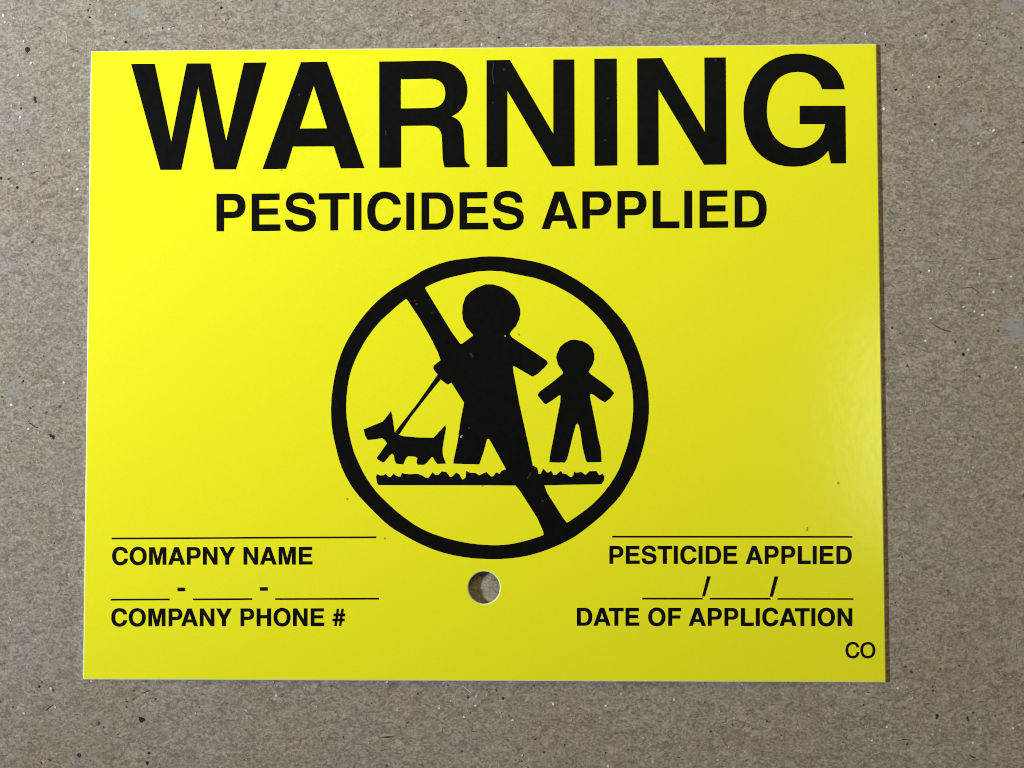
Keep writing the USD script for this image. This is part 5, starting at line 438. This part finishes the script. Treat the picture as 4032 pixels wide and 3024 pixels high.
def blob(cx, cy, r, rr, high, stretch=None):
    """Low irregular chip."""
    n = 8
    t = np.linspace(0, 2 * math.pi, n + 1)[:-1] + rr.uniform(0, 1)
    rad = r * rr.uniform(0.72, 1.15, n)
    s = rr.uniform(0.75, 1.25) if stretch is None else stretch
    a = rr.uniform(0, math.pi)
    ex, ey = np.cos(t) * rad * s, np.sin(t) * rad / s
    x, y = cx + ex * math.cos(a) - ey * math.sin(a), cy + ex * math.sin(a) + ey * math.cos(a)
    low = np.column_stack([x, y, np.full(n, -0.005)])
    mid = np.column_stack([cx + (x - cx) * .85, cy + (y - cy) * .85, np.full(n, high)])
    v = np.vstack([low, mid, [[cx, cy, high * 1.15]]])
    f = []
    for k in range(n):
        k2 = (k + 1) % n
        f += [(k, k2, n + k2), (k, n + k2, n + k), (n + k, n + k2, 2 * n)]
    return v, np.array(f)

def join(ms):
    vs, fs, n = [], [], 0
    for v, f in ms:
        vs.append(v); fs.append(np.asarray(f) + n); n += len(v)
    return np.vstack(vs), np.vstack(fs)

bag = {}
for x, y, r, k in DARK_FLECKS + PALE_FLECKS:
    bag.setdefault(k, []).append(blob(x, y, r * (1.0 if k in 'kdrb' else 0.85) + 0.02, rng, 0.035 if k in 'kdrb' else 0.06))
for k, n, lo, hi in (('k', 110, 0.06, 0.15), ('d', 520, 0.07, 0.19), ('r', 120, 0.08, 0.20), ('w', 330, 0.06, 0.13), ('p', 800, 0.08, 0.22)):
    x, y = rng.uniform(-100, 116, n), rng.uniform(-82, 72, n)
    keep = visible(x, y)
    for a, b in zip(x[keep], y[keep]):
        bag.setdefault(k, []).append(blob(a, b, rng.uniform(lo, hi), rng, 0.03))

def strand(pts, w, h):
    p = np.asarray(pts, float)
    d = np.gradient(p, axis=0); d /= np.linalg.norm(d, axis=1, keepdims=True)
    o = np.column_stack([-d[:, 1], d[:, 0]])
    tp = np.ones(len(p)); tp[0] = tp[-1] = 0.45
    a = p + o * (w / 2 * tp)[:, None]; b = p - o * (w / 2 * tp)[:, None]
    v = np.vstack([np.column_stack([a, np.full(len(p), -0.004)]), np.column_stack([p, h * tp]), np.column_stack([b, np.full(len(p), -0.004)])])
    n = len(p); f = []
    for j in range(n - 1):
        for c in (0, n):
            f += [(c + j, c + n + j + 1, c + n + j), (c + j, c + j + 1, c + n + j + 1)]
    return v, np.array(f)[:, ::-1]
for pts, k, w in LONG_FIBRES:
    bag.setdefault(k, []).append(strand(pts, w, 0.03))
for k, n in (('d', 900), ('k', 130), ('r', 260), ('p', 420)):
    x, y = rng.uniform(-100, 116, n), rng.uniform(-82, 72, n)
    keep = visible(x, y)
    for cx, cy in zip(x[keep], y[keep]):
        t = rng.normal(0.1, 0.8); l = rng.uniform(0.15, 0.55); bend = rng.normal(0, 0.1)
        c, s_ = math.cos(t), math.sin(t)
        bag[k].append(strand([(cx - c * l, cy - s_ * l), (cx - s_ * bend, cy + c * bend), (cx + c * l, cy + s_ * l)], rng.uniform(0.09, 0.18), 0.014))
# pale fibrous patches: knots of light fibre pressed into the board
for cx, cy, rx, ry in PALE_PATCHES:
    for _ in range(int(60 * rx * ry) + 14):
        a = rng.uniform(0, 2 * math.pi); q = math.sqrt(rng.random())
        x, y = cx + math.cos(a) * q * rx, cy + math.sin(a) * q * ry
        t = rng.uniform(0, math.pi); l = rng.uniform(0.15, 0.5); bend = rng.normal(0, 0.12)
        c, s_ = math.cos(t), math.sin(t)
        bag.setdefault('q', []).append(strand([(x - c * l, y - s_ * l), (x - s_ * bend, y + c * bend), (x + c * l, y + s_ * l)], rng.uniform(0.08, 0.18), 0.018))
NAMES = {'q': 'pale_patches', 'k': 'black_flecks', 'd': 'dark_flecks', 'r': 'rust_flecks', 'b': 'blue_flecks', 'w': 'white_flecks', 'p': 'pale_flecks'}
for k, ms in bag.items():
    put(NAMES[k], board, *join(ms), KIND[k], kind='stuff')

# ------------------------------------------------------------------ the sign
sign = group('warning_sign', label='yellow plastic warning sign printed in black, lying flat on brown cardboard', category='sign')

def ring_offset(pts, d):
    p = np.asarray(pts, float)
    a, b = np.roll(p, 1, 0), np.roll(p, -1, 0)
    def nrm(u):
        u = u / np.linalg.norm(u, axis=1, keepdims=True)
        return np.column_stack([u[:, 1], -u[:, 0]])
    n1, n2 = nrm(p - a), nrm(b - p)
    m = n1 + n2; m /= (m * n1).sum(1, keepdims=True)
    return p + m * d
def ccw(p):
    p = np.asarray(p, float)
    return p if Polygon(p).exterior.is_ccw else p[::-1]
CH = 0.15
CHZ = 0.07
out0, hol0 = ccw(OUTLINE), ccw(HOLE)
out1, hol1 = ring_offset(out0, -CH), ring_offset(hol0, CH)

def wall(rings, inward):
    n = len(rings[0]); v = np.vstack(rings); f = []
    for r in range(len(rings) - 1):
        for k in range(n):
            k2 = (k + 1) % n
            a, b, c, d = r * n + k, r * n + k2, (r + 1) * n + k2, (r + 1) * n + k
            f += [(a, b, c), (a, c, d)]
    f = np.array(f)
    return v, (f[:, ::-1] if inward else f)
def at(p, up):
    return np.column_stack([p, lift(p[:, 0], p[:, 1]) + up])
edge = wall([at(out0, 0), at(out0, THICK - CHZ), at(out1, THICK)], False)
rim = wall([at(hol0, 0), at(hol0, THICK - CHZ), at(hol1, THICK)], True)
bv, bf = sheet(Polygon(out0, [hol0]))
back = (np.column_stack([bv, lift(bv[:, 0], bv[:, 1])]), bf[:, ::-1])
put('plastic_sheet', sign, *join([edge, rim, back]), core_mat, label='pale cut edge and back of the plastic sheet')
on_card('yellow_face', sign, [Polygon(out1, [hol1])], yellow_mat, 0.0)

INK = 0.02
LABELS = {'heading': 'large heading WARNING', 'subheading': 'line PESTICIDES APPLIED', 'company_name': 'line COMAPNY NAME',
          'company_phone': 'line COMPANY PHONE #', 'pesticide_applied': 'line PESTICIDE APPLIED', 'date_of_application': 'line DATE OF APPLICATION',
          'state_mark': 'small thin mark CO'}
for key, glyphs in TEXT.items():
    t = group(key + '_text', sign, label=LABELS[key])
    for ch, rings in glyphs:
        on_card('letter' if ch != '#' else 'number_sign', t, [poly(rings)], ink_mat, INK)
blanks = group('fill_in_lines', sign, label='thin black rules to write on, with dashes and slashes')
for r in RULES:
    on_card('rule', blanks, [poly(r)], ink_mat, INK)
for r in DASHES:
    on_card('dash', blanks, [poly(r)], ink_mat, INK)
for r in SLASHES:
    on_card('slash', blanks, [poly(r)], ink_mat, INK)
pic = group('pictogram', sign, label='black ring with a slash over a walking figure, a child and a dog on a lead')
for name, ps in PICTOGRAM.items():
    on_card(name, pic, [q for r in ps for q in parts(poly(r))], ink_mat, INK)

# dust and small flaws in the print
flaws = {}
for x, y, r, k in DUST:
    p = Point(x, y).buffer(r, 3)
    flaws.setdefault(k, []).append(p)
from shapely.geometry import LineString
for pts, k, w in STREAKS:
    flaws.setdefault(k, []).append(LineString(pts).buffer(w / 2, 2))
for k, name, m in (('d', 'dust_specks', dust_mat), ('s', 'ink_scuffs', scuff_mat), ('p', 'print_specks', yellow_speck_mat)):
    on_card(name, sign, flaws[k], m, 0.03, kind='stuff')
